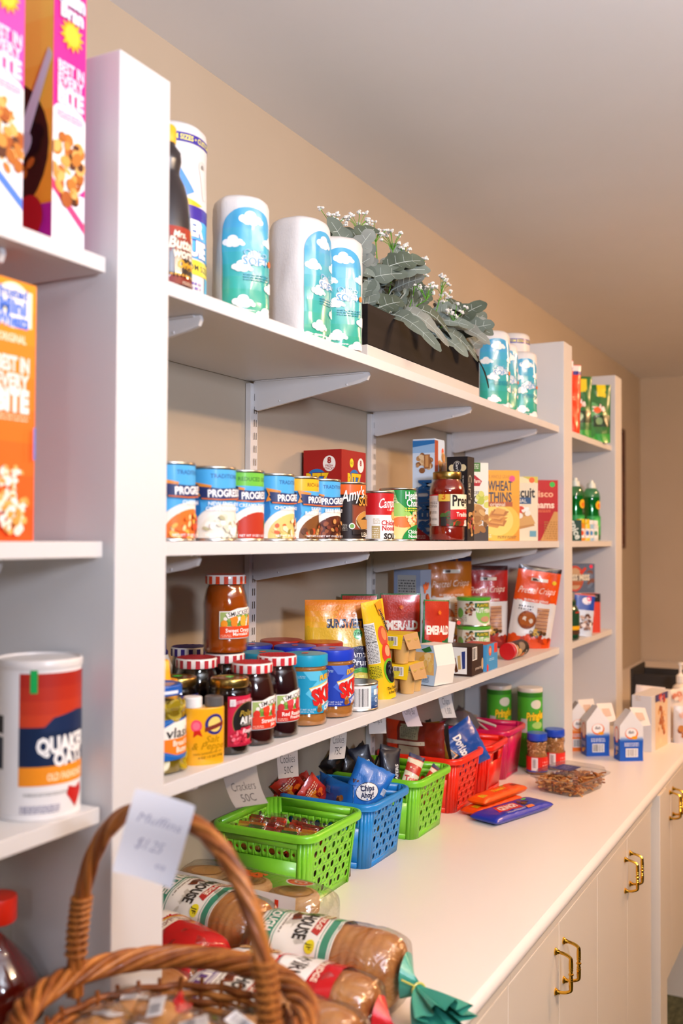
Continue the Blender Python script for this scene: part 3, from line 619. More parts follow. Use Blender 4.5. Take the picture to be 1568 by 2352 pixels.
def towel_roll(label, x, y, r, h, ang):
    t = thing('paper_towel_roll', label, 'paper towels', (x, y, 1.909), R_(ang), 'tall printed paper towel rolls')
    def wr(th, zz): return 1 + .02 * noise.noise(Vector((math.cos(th) * 2.5, math.sin(th) * 2.5, zz * 18 + x * 9)))
    mb = MB(); n = 56; zz_ = [0, .004] + [.004 + (h - .02) * i / 18 for i in range(1, 19)] + [h - .006, h - .001, h - .004, h - .03]
    rs = [.93, 1] + [1] * 18 + [.97, .88, .34, .32]
    vs = [(r * k * wr(2 * PI * i / n, z_) * math.cos(2 * PI * i / n), r * k * wr(2 * PI * i / n, z_) * math.sin(2 * PI * i / n), z_) for z_, k in zip(zz_, rs) for i in range(n)]
    fs = [(j * n + i, j * n + (i + 1) % n, (j + 1) * n + (i + 1) % n, (j + 1) * n + i) for j in range(len(zz_) - 1) for i in range(n)] + [tuple(range(n))[::-1], tuple((len(zz_) - 1) * n + i for i in range(n))]
    mb.add(vs, fs, MATS['wrapped_paper']); mb.build('wrapped_roll', t, ang=60)
    H = h * 100; a = Art(); W = 9
    a.rect(-W, H * .88, W, H * .93, '3c2a9a').txt('CUSTOM SIZES • CUSTOM SIZES', 1.6, H * .906, .75, 'f2e86a', .03, w=13)
    a.poly([(-W, H * .88), (-3.6, H * .88), (1.5, H * .62), (-.5, H * .58), (-W, H * .72)], '3f8fe0').poly([(-W, H * .70), (-.5, H * .585), (3.5, H * .56), (1, H * .53), (-W, H * .56)], 'f2c62a').poly([(-W, H * .655), (0, H * .56), (-W, H * .59)], 'e8952a')
    a.ell(3.2, H * .77, .9, 1.0, 'd8d4cc').ell(3.2, H * .77, .4, .45, '8a8680').poly([(2.4, H * .76), (4, H * .76), (4.6, H * .6), (3.6, H * .6)], 'e8e4dc')
    a.rect(-W, H * .47, W, H * .545, '3a229c').rect(-W, H * .26, W, H * .47, '4fb4ec').rect(-W, H * .355, W, H * .365, '2a4fb0')
    a.txt('PAPER', 0, H * .425, 2.2, 'f6f6f4', .06, w=7.2, out='2a2a8a').txt('ESSUIE', .6, H * .315, 2.2, 'f6f6f4', .06, w=8, out='2a2a8a')
    a.rect(-W, H * .17, W, H * .25, 'f0dc3a').txt('CUSTOM SIZES', 1.5, H * .21, .9, '3a3a3a', .01).lines(-3, H * .04, 3, H * .14, 4, '6a5ab0', 6).rect(4.2, 0, 6, H * .17, '6ac0e8')
    mb = MB(); a.emit(mb, lambda u, v, o: ((r * 1.004 + o) * wr(u / r, v) * math.cos(u / r), (r * 1.004 + o) * wr(u / r, v) * math.sin(u / r), v), du=.005, dv=.012, fin='gloss', clip=(-W, .2, W, H - 1))
    mb.build('printed_panel', t, ang=40, label='blue, yellow and purple printed wrap')
towel_roll('tall paper towel roll with blue and yellow wrap beside the dark syrup bottle', .190, 1.172, .056, .266, -26)
towel_roll('tall paper towel roll standing next to the second upright', .185, 2.80, .052, .262, -45)

# planter with dusty miller and small white flowers
WOOD = nmat('black_stained_wood', '141213', '242021', (30, 2.5, 30), .6, .25, spec=.12)
t = thing('planter_box', 'long black wooden planter on a white base, full of grey-green leaves', 'planter', (.2, 1.945, 1.909))
hx, hy = .086, .300
mb = MB()
for x0, x1, y0, y1 in ((-hx, -hx + .01, -hy, hy), (hx - .01, hx, -hy, hy), (-hx + .01, hx - .01, -hy, -hy + .01), (-hx + .01, hx - .01, hy - .01, hy)): mb.box(x0, x1, y0, y1, .026, .102, WOOD, .001)
mb.box(-hx + .009, hx - .009, -hy + .009, hy - .009, .03, .035, WOOD); mb.build('box', t)
MB().box(-hx, hx, -hy, hy, 0, .0255, M('cfcac2', 'paint'), .001).build('base_board', t, label='white painted base board')
mb = MB().box(-hx + .011, hx - .011, -hy + .011, hy - .011, .04, .085, nmat('dry_moss', '2a2c1c', '4a4a30', (40, 40, 40), .9, .8)); mb.build('moss', t)
LEAFS = [nmat('leaf_%d' % i, *c, (18, 18, 18), .75, .15) for i, c in enumerate((('5c665a', '727d72'), ('6c776c', '869086'), ('485244', '626d5c'), ('7a7f78', '949a92')))]
RIB = M('b9c1b8', 'matte')
def leaf(mb, base, d, up, L, W, curl, m, seed):
    d = d.normalized(); side = d.cross(up).normalized(); up = side.cross(d).normalized(); r = random.Random(seed); n = 24
    pts = []; mid = []
    for i in range(n):
        t_ = i / (n - 1); z = -curl * L * t_ * t_; p = base + d * (L * t_ * (1 - .12 * curl * t_)) + up * z; mid.append(p)
        env = math.sin((.06 + .86 * t_) * PI) ** .75 * W / 2 if t_ < .99 else W * .08
        lobe = .58 + .42 * abs(math.sin(t_ * PI * 3.6 + .5)) ** .45
        if t_ < .14: env *= .35
        pts.append((p + side * env * lobe + up * env * .28, p - side * env * lobe * (.9 + .2 * r.random()) + up * env * .28))
    vs = []; 
    for i in range(n): vs += [pts[i][0], mid[i], pts[i][1]]
    fs = []
    for i in range(n - 1):
        for k in (0, 1): a_ = i * 3 + k; fs.append((a_, a_ + 1, a_ + 4, a_ + 3))
    mb.add(vs, fs, m)
    mb.tube([q + up * .0006 for q in mid[:-2]], [.0011 * (1 - .6 * i / n) for i in range(n - 2)], RIB, 4, cap=False)
    for i in range(5, n - 4, 4):
        for s_ in (0, 1): mb.tube([mid[i] + up * .0006, mid[i].lerp(pts[i + 2][s_], .7) + up * .0008], .0005, RIB, 3, cap=False)
mb = MB(); ms = MB(); fl = MB(); gs = MB()
rl = random.Random(21)
def clump(cy, n, hh, seed, spread=.16):
    r = random.Random(seed)
    for i in range(n):
        az = r.uniform(0, 2 * PI); el = r.uniform(.1, 1.25); b0 = Vector((r.uniform(-.045, .06), cy + r.uniform(-spread, spread) * .5, .095 + r.uniform(0, hh * .8)))
        d = Vector((math.cos(az) * math.cos(el) + .35, math.sin(az) * math.cos(el), math.sin(el) * 1.0 - .02))
        leaf(mb, b0, d, Vector((.75 + r.uniform(-.3, .3), -.75 + r.uniform(-.3, .3), .5)), r.uniform(.07, .105), r.uniform(.042, .058), r.uniform(.15, .8), LEAFS[i % 4], seed * 100 + i)
        ms.tube([Vector((b0.x * .4, cy + (b0.y - cy) * .4, .08)), (b0 + Vector((b0.x * .4, cy + (b0.y - cy) * .4, .08))) / 2 + Vector((0, 0, .01)), b0], .0016, M('9aa39a', 'matte'), 5)
clump(-.17, 54, .16, 3, .26); clump(.13, 44, .13, 4, .26); clump(.255, 12, .07, 5, .1)
for i in range(7):   # leaves that hang over the front edge
    y_ = -.16 + i * .068; leaf(mb, Vector((.055, y_, .11 + .02 * (i % 3))), Vector((.8, rl.uniform(-.4, .6), .1)), Vector((.5, -.6, .8)), rl.uniform(.085, .11), .05, rl.uniform(.7, 1.2), LEAFS[(i * 3) % 4], 900 + i)
mb.build('foliage', t, ang=80); ms.build('stem', t)
FW = M('f4f2ec', 'matte'); GS = M('5fa02c', 'matte')
for (y_, x_, z_) in ((-.27, -.02, .26), (-.20, .0, .275), (-.12, .0, .275), (-.08, .02, .265), (-.03, .02, .25), (.02, .03, .235), (.10, 0, .24), (.16, .03, .225), (.20, .02, .20), (.14, .07, .15), (-.02, .07, .17), (.22, .06, .14)):
    fl = MB(); b0 = Vector((x_ * .3, y_ * .9, .1)); top = Vector((x_ + .015, y_, z_ + .028)); mm = (b0 + top) / 2 + Vector((.01, 0, .01)); gs.tube([b0, mm, top - Vector((0, 0, .03))], .0012, GS, 5)
    for k in range(9):
        e = top + Vector((rl.uniform(-.022, .022), rl.uniform(-.026, .026), rl.uniform(-.018, .012))); gs.tube([top - Vector((0, 0, .03)), (top - Vector((0, 0, .022)) + e) / 2, e], .0007, GS, 4)
        for q in range(4): fl.ball(e + Vector((rl.uniform(-.004, .004), rl.uniform(-.004, .004), rl.uniform(-.002, .004))), .0036, FW, 5, (1, 1, .7), .5, q)
    fl.build('flower_cluster', t, label='tiny white filler flowers')
gs.build('flower_stem', t)
# ================================================================== bottom shelf of the middle bay
def gingham(c, w='f2ece6'):
    a = Art(); a.rect(-12, 0, 12, 1.6, w)
    return a
def gjar(label, x, y, z, r, h, c, inner, lab=None, rz=-20, lidc='f0e9e2', group='jam jars with checked lids'):
    prof = [(r * .88, 0), (r * .97, .002), (r, .007), (r, .022), (r * .985, .024), (r * .985, h * .56), (r, h * .58), (r, h * .63), (r * .95, h * .72), (r * .86, h * .82), (r * .80, h * .86), (r * .80, h * .93)]
    z0, z1 = h - .0145, h; rl_ = r * .9
    la = Art(); C = PI * rl_ * 100; n = 15
    for k in range(n): u = -C + 2 * C * k / n; la.rect(u, z0 * 100, u + C / n, z1 * 100 - .22, c)
    lt = Art(); R = rl_ * 91
    for k in range(-4, 5):
        u = k * R / 4.5; hw = math.sqrt(max(0, R * R - u * u))
        lt.rect(u - R / 11, -hw, u + R / 11, hw, c); lt.rect(-hw, u - R / 11, hw, u + R / 11, c)
    return jar('jam_jar', label, 'jar', x, y, z, prof, (inner, h * .87), (rl_, z0, z1, lidc, 'gloss'), rz, group, lab, r * .985 + .0008, (.024, h * .60), lidart=la, lidtop=lt)
def smuck(l1, l2, cols, fr):
    a = Art(); a.rect(-3.0, 2.5, 3.4, 6.9, 'f6f0e8').poly([(-1.6, 6.8), (0, 7.35), (3.4, 7.5), (3.4, 6.6), (0, 6.3), (-1.6, 5.8)], 'f6f0e8')
    a.rect(-2.85, 4.5, 3.3, 6.75, 'a8c070').blobs(.2, 5.6, 2.9, 1.0, ['6a9a3a', 'f2efe2', '8fb84a', 'f4f0e0'], 26, .5, 5)
    for i in range(9): a.ell(-2.2 + (i * 1.7) % 5.2, 4.9 + (i * .67) % 1.3, .55, .6, cols[i % len(cols)], 12)
    a.poly([(-2.0, 6.5), (0, 7.15), (3.4, 7.35), (3.4, 6.5), (0, 6.25), (-1.6, 5.75)], 'f8f3ea').rect(-2.85, 2.65, 3.3, 4.5, fr)
    a.txt('SMUCKER’S', .6, 6.65, .72, '2a2420', .01, w=4.4, rot=.14).txt(l1, .5, 3.85, .62, 'fbf4ea', .02).txt(l2, .7, 3.25, .5, 'fbf4ea', .02).lines(-2.7, 2.8, -1.1, 3.3, 2, 'f8c8b0')
    return a
gjar('jam jar with red checked lid and strawberry label beside the raspberry jam in front', .253, 1.3115, 1.258, .0355, .124, 'c9242c', '330a0c', smuck('Strawberry', 'Jam', ['d8321e', 'e0482a'], 'd93a1c'), -10)
gjar('jam jar with red checked lid and red raspberry label next to the teal lidded jar', .254, 1.3835, 1.258, .0355, .128, 'c9242c', '2a0810', smuck('Red Raspberry', 'Preserves', ['c8323a', 'd84a50'], 'c9261c'), -12)
gjar('orange marmalade jar standing on top of the other jam jars', .173, 1.354, 1.3885, .0365, .1265, 'd9421c', 'a84a06', smuck('Sweet Orange', 'Marmalade', ['f29a1c', 'f0881a', 'f4b03a'], 'e04a14'), -24)
gjar('dark jam jar with red checked lid behind the gold lidded jars', .172, 1.277, 1.258, .036, .130, 'b32a34', '0f0607', None)
gjar('dark jam jar with purple checked lid by the upright', .068, 1.40, 1.258, .036, .130, '3a2a78', '100716', None)
gjar('dark jam jar directly underneath the marmalade', .172, 1.3545, 1.258, .036, .130, 'b32a34', '120507', None)
# all-fruit jars
a = Art(); a.rect(-2.9, 1.4, 3.6, 8.6, 'c41a40').ell(.5, 4.9, 2.7, 2.75, '15120f', 32).ring(.5, 4.9, 2.75, 2.8, .09, '8a7a3a').rect(-.9, 3.1, 3.6, 4.0, 'b8183c').ell(-1.3, 2.4, 1.5, 1.3, 'b01a34')
a.blobs(-1.2, 2.5, 1.5, 1.2, ['d8324a', 'e0485e', 'c0203c', 'f07888'], 46, .26, 3, 1).rect(-2.9, 1.4, 3.6, 1.7, 'a81434').txt('Polaner', .7, 6.1, .85, 'b59a3a', .01, shear=.3).txt('All Fruit', .8, 5.1, 1.0, 'f8f8f4', .03, w=3.9).txt('SPREADABLE FRUIT', .8, 4.45, .3, 'c0bcb4', .0).txt('Raspberry', 1.1, 3.55, .62, 'f8e8ea', .02, shear=.2)
a.txt('SWEETENED WITH FRUIT JUICE', .3, 7.9, .42, 'f4c8d0', .01, w=5.6, arc=.06).rect(-2.6, 7.2, -1.8, 8.2, 'f2eeea').lines(-2.5, 7.3, -1.9, 8.1, 4, '4a4a4a').rect(3.0, 1.8, 3.5, 3.6, 'd8d4c4')
FR = [(.026, 0), (.029, .002), (.0300, .006), (.0300, .086), (.0285, .092), (.0265, .096), (.0265, .100)]
jar('spread_jar', 'magenta labelled fruit spread jar with gold lid and green sticker', 'jar', .262, 1.2365, 1.258, FR, ('1c0607', .094), (.0285, .0975, .1105, 'b89c58', 'metal'), -6, 'small gold lidded spread jars', a, .0307, (.014, .086), stk='3fd045')
b = Art(); b.rect(-3, 1.4, 3.6, 8.6, '1c1a3a').rect(-3, 7.6, 3.6, 8.6, '2a2c6a').ell(1.4, 6.2, 2.4, 1.0, 'c8c4c0').ell(1.6, 5.8, 2.2, .9, '24223a').rect(-2.8, 6.8, -2.0, 8.0, 'd8d4c4')
jar('spread_jar', 'dark labelled spread jar with gold lid behind the salt and pepper pack', 'jar', .190, 1.205, 1.258, FR, ('0b0508', .094), (.0285, .0975, .1105, 'b89c58', 'metal'), -26, 'small gold lidded spread jars', b, .0307, (.014, .086), stk='3fd045')
# pickles
a = Art(); a.rect(-14, 2.0, 14, 7.4, '0f5fb4').poly([(-4.6, 4.7), (-3.8, 6.2), (-2, 7.0), (1, 7.2), (3.6, 6.6), (4.6, 4.9)], 'f2ede2').poly([(-4.9, 4.75), (4.9, 4.95), (4.4, 3.5), (1.5, 2.6), (-1.5, 2.6), (-4.2, 3.4)], 'f07d1e')
a.txt('vlasic', -.6, 5.6, 1.35, '1a1a1a', .02, w=5.2, shear=.1).txt('Bread &', -.4, 4.2, .75, 'fbeede', .02).txt('Butter', -.2, 3.3, .75, 'fbeede', .02).ring(0, 4.9, 5.4, 2.6, .06, '6a9ad0').lines(-6.8, 2.3, -5.4, 2.9, 2, '9ac0e0')
la = Art(); la.rect(-14, 10.6, 14, 11.6, '1858b0').rect(-3, 10.7, -.4, 11.1, 'e8eef6')
pk = jar('pickle_jar', 'pickle jar with blue lid and blue label against the near upright', 'jar', .239, 1.0905, 1.258, [(.036, 0), (.040, .002), (.0415, .007), (.0415, .078), (.039, .088), (.034, .096), (.033, .104)], ('7a6410', .098), (.036, .104, .118, '1858b0', 'gloss'), 12, None, a, .0421, (.02, .074), lidart=la, cont=1)
mb = MB(); r = random.Random(5)
for i in range(22):
    th = r.uniform(-2.4, .9); zz = r.choice([r.uniform(.01, .02), r.uniform(.078, .086)]) if i % 3 else r.uniform(.08, .09)
    R = Matrix.Rotation(th, 3, 'Z') @ Matrix.Rotation(PI / 2 + r.uniform(-.6, .6), 3, 'Y'); q = .0385 if zz < .05 else .0355
    mb.lathe([(.001, -.002), (.0125, -.002), (.0135, 0), (.0125, .002), (.001, .002)], M('a8931c', 'jam'), 18); n = 18 * 5
    for k in range(len(mb.v) - n, len(mb.v)): v = R @ Vector(mb.v[k]); mb.v[k] = (v.x + q * math.cos(th), v.y + q * math.sin(th), max(.004, v.z + zz))
mb.build('pickle_slice', pk, label='yellow-green crinkled pickle slices')
for o_ in list(pk.children):
    if o_.name.startswith('pickle_slice'): o_.scale = (.985, .985, 1)
# mustard bottle, navy capped bottle
t = thing('mustard_bottle', 'bright yellow nozzle cap bottle standing behind the pickle jar', 'bottle', (.207, 1.147, 1.258))
MB().lathe([(.022, 0), (.024, .003), (.024, .075), (.022, .088), (.018, .094)], M('e8a414', 'plastic')).build('bottle', t)
MB().lathe([(.0215, .094), (.022, .097), (.022, .112), (.021, .114), (.0125, .1145), (.0115, .118), (.0095, .140), (.007, .1425), (.001, .1425)], M('f2a612', 'plastic')).build('nozzle_cap', t, ang=40)
t = thing('condiment_bottle', 'squeeze bottle with dark navy cap at the back beside the upright', 'bottle', (.085, 1.292, 1.258))
MB().lathe([(.022, 0), (.023, .003), (.023, .11), (.016, .128)], M('c8c4bc', 'plastic')).build('bottle', t)
MB().lathe([(.0155, .128), (.016, .130), (.016, .134), (.0135, .136), (.0125, .158), (.001, .1585)], M('221e5c', 'plastic')).build('cap', t, ang=40)
# salt and pepper pack
t = thing('salt_pepper_pack', 'yellow salt and pepper twin pack with round blue seal', 'shaker pack', (.271, 1.158, 1.258), R_(-38))
def oval(v_, rx=.0165, ry=.030): return lambda u, v, o: ((rx + o) * (abs(math.cos(u / .026)) ** .8) * (1 if math.cos(u / .026) > 0 else -1), (ry + o) * math.sin(u / .026), v)
mb = MB(); n = 40; vs = []
for z_, k in ((0, .97), (.002, 1), (.078, 1), (.079, .97)):
    for i in range(n):
        q = oval(0)(2 * PI * i / n * .026, z_, 0); vs.append((q[0] * k, q[1] * k, z_))
mb.add(vs, [(j * n + i, j * n + (i + 1) % n, (j + 1) * n + (i + 1) % n, (j + 1) * n + i) for j in range(3) for i in range(n)] + [tuple(range(n)), tuple(3 * n + i for i in range(n))], M('f2ae1c', 'gloss'))
a = Art(); a.ell(1.15, 5.6, 1.35, 1.45, '34307a', 28).ell(1.15, 5.6, .95, 1.05, 'f0d070', 24).poly([(-.2, 5.2), (2.6, 6.0), (2.6, 5.4), (-.2, 4.6)], '7a3028').ell(-1.3, 5.5, .75, .85, 'f04a68').ell(-1.3, 5.5, .5, .55, 'f8708a').poly([(-1.6, 4.8), (-.8, 4.9), (-.5, 4.0), (-1.1, 4.3), (-1.7, 3.9)], 'c8281c')
a.txt('Salt', .9, 3.6, .95, 'b8860a', .01, shear=.3).txt('& Pepper', .7, 2.7, .95, 'b8860a', .01, shear=.3).txt('TWIN SHAKERS NET WT', .3, 1.7, .26, '5a4a1a', 0, rot=.1).txt('4 OZ 1.5 OZ (155g)', .7, 1.2, .3, '3a3018', .01, rot=.1)
a.emit(mb, oval(0), du=.003, fin='gloss'); mb.build('printed_sleeve', t)
MB().lathe([(.0125, 0), (.0132, .001), (.0132, .0135), (.012, .015), (.001, .0152)], M('f1eeea', 'plastic'), cy=-.0155, z0=.0792).build('white_cap', t)
MB().lathe([(.0125, 0), (.0132, .001), (.0132, .0125), (.012, .014), (.001, .0142)], M('5b5856', 'plastic'), cy=.0155, z0=.0792).build('grey_cap', t)
# peanut butter
def pb(label, x, y, lid, lc, l1, flav, rz=4, labd=True):
    a = Art(); C = 13
    a.rect(-C, 2.2, C, 9.3, lc[0]).poly([(-4.6, 9.3), (-1.5, 9.3), (.5, 7.4), (-3.4, 7.8)], lc[2]).poly([(-4.2, 5.6), (-1.6, 8.2), (4.6, 8.8), (4.6, 3.0), (-1.2, 3.0)], lc[2]).rect(-C, 2.2, C, 2.45, lc[0])
    a.poly([(-3.6, 6.5), (3.8, 8.4), (5.0, 5.6), (4.6, 3.4), (-1.9, 3.2)], 'e8c23a').poly([(-3.45, 6.35), (3.7, 8.2), (4.8, 5.6), (4.5, 3.5), (-1.8, 3.35)], 'f6f2ea')
    a.blobs(.8, 2.9, 3.2, .6, ['c98a4a', 'b9762e', 'd9a468', '8a5220'], 26, .55, 4).poly([(-1.3, 3.4), (3.6, 4.9), (4, 4.1), (-.9, 2.5)], lc[3])
    a.txt('SKIPPY', .9, 5.7, 2.5, 'd8201c', .05, w=8.2, rot=.22, out='7a1010', ow=.015).txt(flav, 1.1, 3.65, .72, 'f6f6fa', .03, rot=.4, out=lc[1], w=3.8).txt(l1, 1.2, 8.55, .82, 'f4c41e', .03, rot=.16, shear=.25, out='a82a14', w=5.8)
    a.lines(-5.6, 8.2, -4.2, 8.7, 2, 'bfe0ec').txt('NET WT 16.3 OZ', -4.0, 2.95, .3, 'e8f4f8', .0).txt('1 LB 0.3 oz 462g', -4.0, 2.6, .26, 'e8f4f8', .0)
    t = jar('peanut_butter_jar', label, 'jar', x, y, 1.258, [(.034, 0), (.037, .002), (.0385, .006), (.0385, .018), (.0375, .020), (.0375, .093), (.0385, .095), (.0375, .0985), (.034, .1005)], ('b9773a', .100), (.0392, .1005, .1195, lid, 'plastic', .0007), rz, 'peanut butter jars with ribbed lids', a if labd else None, .0383, (.0215, .0935), stk='f0642a')
    return t
TEAL = ('1c9ac2', '1a6a98', '5cc0e0', '4ab4dc'); BLUE = ('1d3fae', '1a2f8a', '4a6ed0', '3a66c8')
pb('peanut butter jar with teal lid and teal label in the front row', .246, 1.489, '1ba0c4', TEAL, 'FUEL the Fun!', 'CREAMY')
pb('peanut butter jar with blue lid and extra crunchy label in the front row', .250, 1.580, '1f3ec4', BLUE, 'EXTRA CRUNCHY', 'SUPER CHUNK')
pb('teal lidded peanut butter jar behind the red raspberry jam', .172, 1.470, '1a8aa4', TEAL, 'FUEL the Fun!', 'CREAMY')
pb('blue lidded jar farthest back behind the marmalade jar', .088, 1.565, '1c2f9a', BLUE, 'EXTRA CRUNCHY', 'SUPER CHUNK')
pb('blue lidded jar behind the teal lidded front jar', .168, 1.588, '1e34b0', BLUE, 'EXTRA CRUNCHY', 'SUPER CHUNK')
RED = ('a82a1c', '6a1a10', 'c84a34', 'c04030')
for x, y, l in ((.090, 1.668, 'wide red lidded jar in the back row against the shadowed wall'), (.176, 1.672, 'red lidded jar just behind the front blue lidded jar')):
    jar('nut_butter_jar', l, 'jar', x, y, 1.258, [(.036, 0), (.040, .003), (.0405, .007), (.0405, .094), (.038, .099)], ('9a5a2a', .099), (.042, .099, .1195, 'a3281c', 'plastic', .0007), 0, 'red lidded jars in the back row')
a = Art(); a.rect(-14, .2, 14, 4.9, 'e9e7e2').grad(1.2, .2, 14, 4.9, '1c3a72', '9cc8e4', 6); a.bars(-2.6, .9, .6, 4.2, '161616', 'efefec', 4, 26).txt('Chicken', 5.4, 3.6, 1.6, 'd8281c', .04, w=5.0).rect(1.9, 2.9, 2.7, 3.9, 'f2f2ee').rect(2.8, 2.9, 3.5, 3.9, 'c8d4e0').ell(2.7, 2.0, .5, .5, 'd8e4f0').ell(2.7, 2.0, .32, .32, '3a62a0').lines(2.2, .8, 3.3, 1.1, 1, 'e8eef4')
can('chicken_can', 'short wide can with bar code next to the blue lidded jar', .256, 1.665, .0405, .051, a, -38, z=1.258, lidm='a8a59c')
# pouches ---------------------------------------------------------------
def pouch(name, label, cat, w, h, tb, loc, rz, front, bk='c8c8c8', tilt=0, lean=0, tt=0, pillow=False, group=None, seed=1, wr=.0022, step=.008, fin='foil', crimp=0, pinch=0, parts=None, rz_extra=None):
    def T(s_, t_):
        e = max(0., 1 - abs(s_) ** 2.6) ** .5
        return (tb / 2 * max(0., math.sin(PI * min(1, max(0, t_)))) ** .55 if pillow else tt / 2 + (tb - tt) / 2 * max(0, 1 - t_) ** .62) * e
    def fn(sd):
        def g(u, v, o):
            s_ = max(-1, min(1, u / (w / 2))); t_ = max(0, min(1, v / h))
            q = noise.noise(Vector((u * 38 + seed * 5, v * 26, sd * 3))) * wr + noise.noise(Vector((u * 90, v * 80 + seed, sd))) * wr * .35
            fall = min(1, (1 - abs(s_)) * 6) * min(1, (1 - t_) * 8 + .15) * min(1, t_ * 8 + (.1 if pillow else 1))
            k = 1 - pinch * (1 - t_) ** 2 if not pillow else 1 - .08 * math.sin(PI * t_)
            zig = crimp * (1 if int(abs(u) * 500) % 2 else 0) if (t_ > .995 or (pillow and t_ < .005)) else 0
            return (sd * (T(s_, t_) + o + .0004) + q * fall, u * k, v + zig)
        return g
    mb = MB(); W, H = w * 50, h * 100
    A = Art(); A.rect(-W, 0, W, H, bk, fin); A.sh += front.sh
    A.emit(mb, fn(1), du=step, dv=step, fin=fin, base=0, eps=9e-5, clip=(-W, 0, W, H))
    B = Art().rect(-W, 0, W, H, bk, fin); B.emit(mb, fn(-1), du=step, dv=step, fin=fin, base=0)
    o = mb.build(name, ang=60)
    return tag(o, label, cat, group, loc, R_(rz), rx=R_(lean), ry=R_(tilt))
a = Art(); a.grad(-8, 14, 8, 19.4, 'f0b81e', 'e8801a', 5); a.grad(-8, 0, 8, 14, 'c9cf70', 'e6b41c', 6); a.star(.6, 15.8, 1.6, 2.5, 16, 'f08a14').txt('SUNSWEET', .6, 14.8, 1.7, '1a1c3a', .05, w=7.6)
a.ell(-4.6, 8.6, 2.6, 2.0, 'a04a4a', rot=-.3).ell(-4.2, 8.2, 2.2, 1.5, 'c06a5a', rot=-.3).ell(-3.8, 7.4, 2.0, 1.2, 'd8a05a').poly([(.6, 9.8), (3.4, 10.4), (8, 10.0), (8, 5.6), (3.6, 6.2), (1.0, 5.6)], '221f4a').txt('Amaz!n', 4.0, 8.8, 1.3, 'f0f0f4', .01, w=5).txt('Prunes', 4.2, 7.2, 1.3, 'f0f0f4', .01, w=5).poly([(1.0, 5.6), (3.6, 6.2), (8, 5.6), (8, 4.6), (3.4, 5.3), (1.2, 4.8)], '3f9a2e')
a.lines(3.2, 2.6, 5.4, 4.0, 3, '4a5a2a').ell(3, 12.7, .9, 1.0, '3fbf4a').txt('3.85', 3, 12.7, .7, '18381c', .01).blobs(0, 1.2, 3.5, 1.4, ['2a1c28', '3c2a38', '1c1420'], 12, 1.0, 4)
pouch('prune_pouch', 'large yellow prune pouch with dark blue banner, standing behind the short can', 'pouch', .150, .194, .05, (.172, 1.766, 1.258), -56, a, 'd9b01c', group='yellow prune pouches', seed=2)
a = Art(); a.rect(-6, 0, 6, 20, 'f0c21e'); a.rect(-4.4, 7.4, -1.0, 15.4, 'e6e6e2').lines(-4.2, 7.6, -1.2, 15.2, 26, '55534e', 5).rect(-4.2, 11.6, -1.2, 11.75, '2a2a2a').rect(-4.4, 4.4, -1, 7.2, 'd9c81c').lines(-4.2, 4.6, -1.2, 7.0, 8, '4a4a1a', 6)
a.ell(1.4, 12.4, 1.7, 2.1, 'd0523a', rot=.2).ell(1.8, 12.8, .9, 1.3, 'e08a52', rot=.2).ell(1.6, 9.0, 1.8, 2.0, 'd8402e').ell(2.0, 9.4, 1.0, 1.1, 'f0a878').ell(1.9, 5.4, 2.3, 2.5, '6fb82e', rot=.2).ell(2.1, 5.2, 1.9, 2.2, '1d1d24', rot=.2).blobs(2.1, 5.2, 1.5, 1.8, ['3a3a46', '14141a', '5a5a66', '22222c'], 30, .4, 4)
a.poly([(.4, 19), (2.8, 19.6), (2.8, 16.6), (1.2, 16.6)], 'e8951a').txt('Sunsweet', 2.6, 15.5, 1.0, '1a1c3a', .04, rot=-1.2).txt('The Taste is', 1.6, 2.2, .62, '1c1c18', .02).txt('in the Shape', 1.8, 1.4, .62, '1c1c18', .02)
a.sh = [([[(u * .68, v) for u, v in q] for q in pl], c, f_) for pl, c, f_ in a.sh]
pouch('prune_pouch', 'narrow yellow prune pouch at the shelf edge showing peaches and its small print side', 'pouch', .054, .196, .040, (.247, 1.802, 1.258), -28, a, 'e8b41c', lean=9, group='yellow prune pouches', seed=5, pinch=0)
# applesauce packs
def apple(z, label, dy=0, dx=0):
    t = thing('applesauce_pack', label, 'fruit cups', (.246 + dx, 1.895 + dy, z), R_(3), 'stacked applesauce packs')
    for i, (cx, cy) in enumerate(((-.018, -.019), (.018, -.019), (-.018, .021), (.018, .021))):
        mb = MB(); mb.lathe([(.0125, 0), (.0135, .001), (.0175, .044), (.0195, .046), (.0195, .0475), (.001, .0478)], M('cda463', 'plastic'), 28, cx, cy); mb.build('cup', t)
        MB().lathe([(.0195, .0478), (.0198, .0484), (.001, .0486)], M('dcd04a', 'foil'), 28, cx, cy).build('cup_lid', t)
    mb = MB(); y0, y1 = -.040, .042; pr = [(-.038, .030), (-.0405, .056), (-.036, .0595), (.030, .0595), (.0385, .030)]
    mb.box(-.038, .030, y0, y1, .0588, .0600, M('f0cc1e'), 0); mb.add([(-.0385, y0 - .001, .034), (.026, y0 - .001, .030), (.030, y0, .060), (-.038, y0, .060)], [(0, 1, 2, 3)], M('f0cc1e'))
    b = Art(); b.bars(-.2, 3.9, 1.7, 5.5, '181818', 'f2f2ee', 5, 14).lines(-3.4, 4.6, -1.2, 5.6, 4, '7a6a1a', 3); b.emit(mb, lambda u, v, o: (u, y0 - .0012 - o, v))
    mb.add([(.030, y0, .060), (.030, y1, .060), (.0405, y1 - .004, .026), (.0405, y0 + .004, .030)], [(0, 1, 2, 3)], M('c09a68', 'paper'))
    mb.add([(-.012, y0 - .002, .0475), (.012, y0 - .002, .0475), (.008, y0 - .004, .037), (0, y0 - .005, .034), (-.008, y0 - .004, .037)], [(0, 1, 2, 3, 4)], M('cfc83a', 'foil'))
    mb.build('sleeve', t, smooth=False, label='yellow card sleeve with bar code')
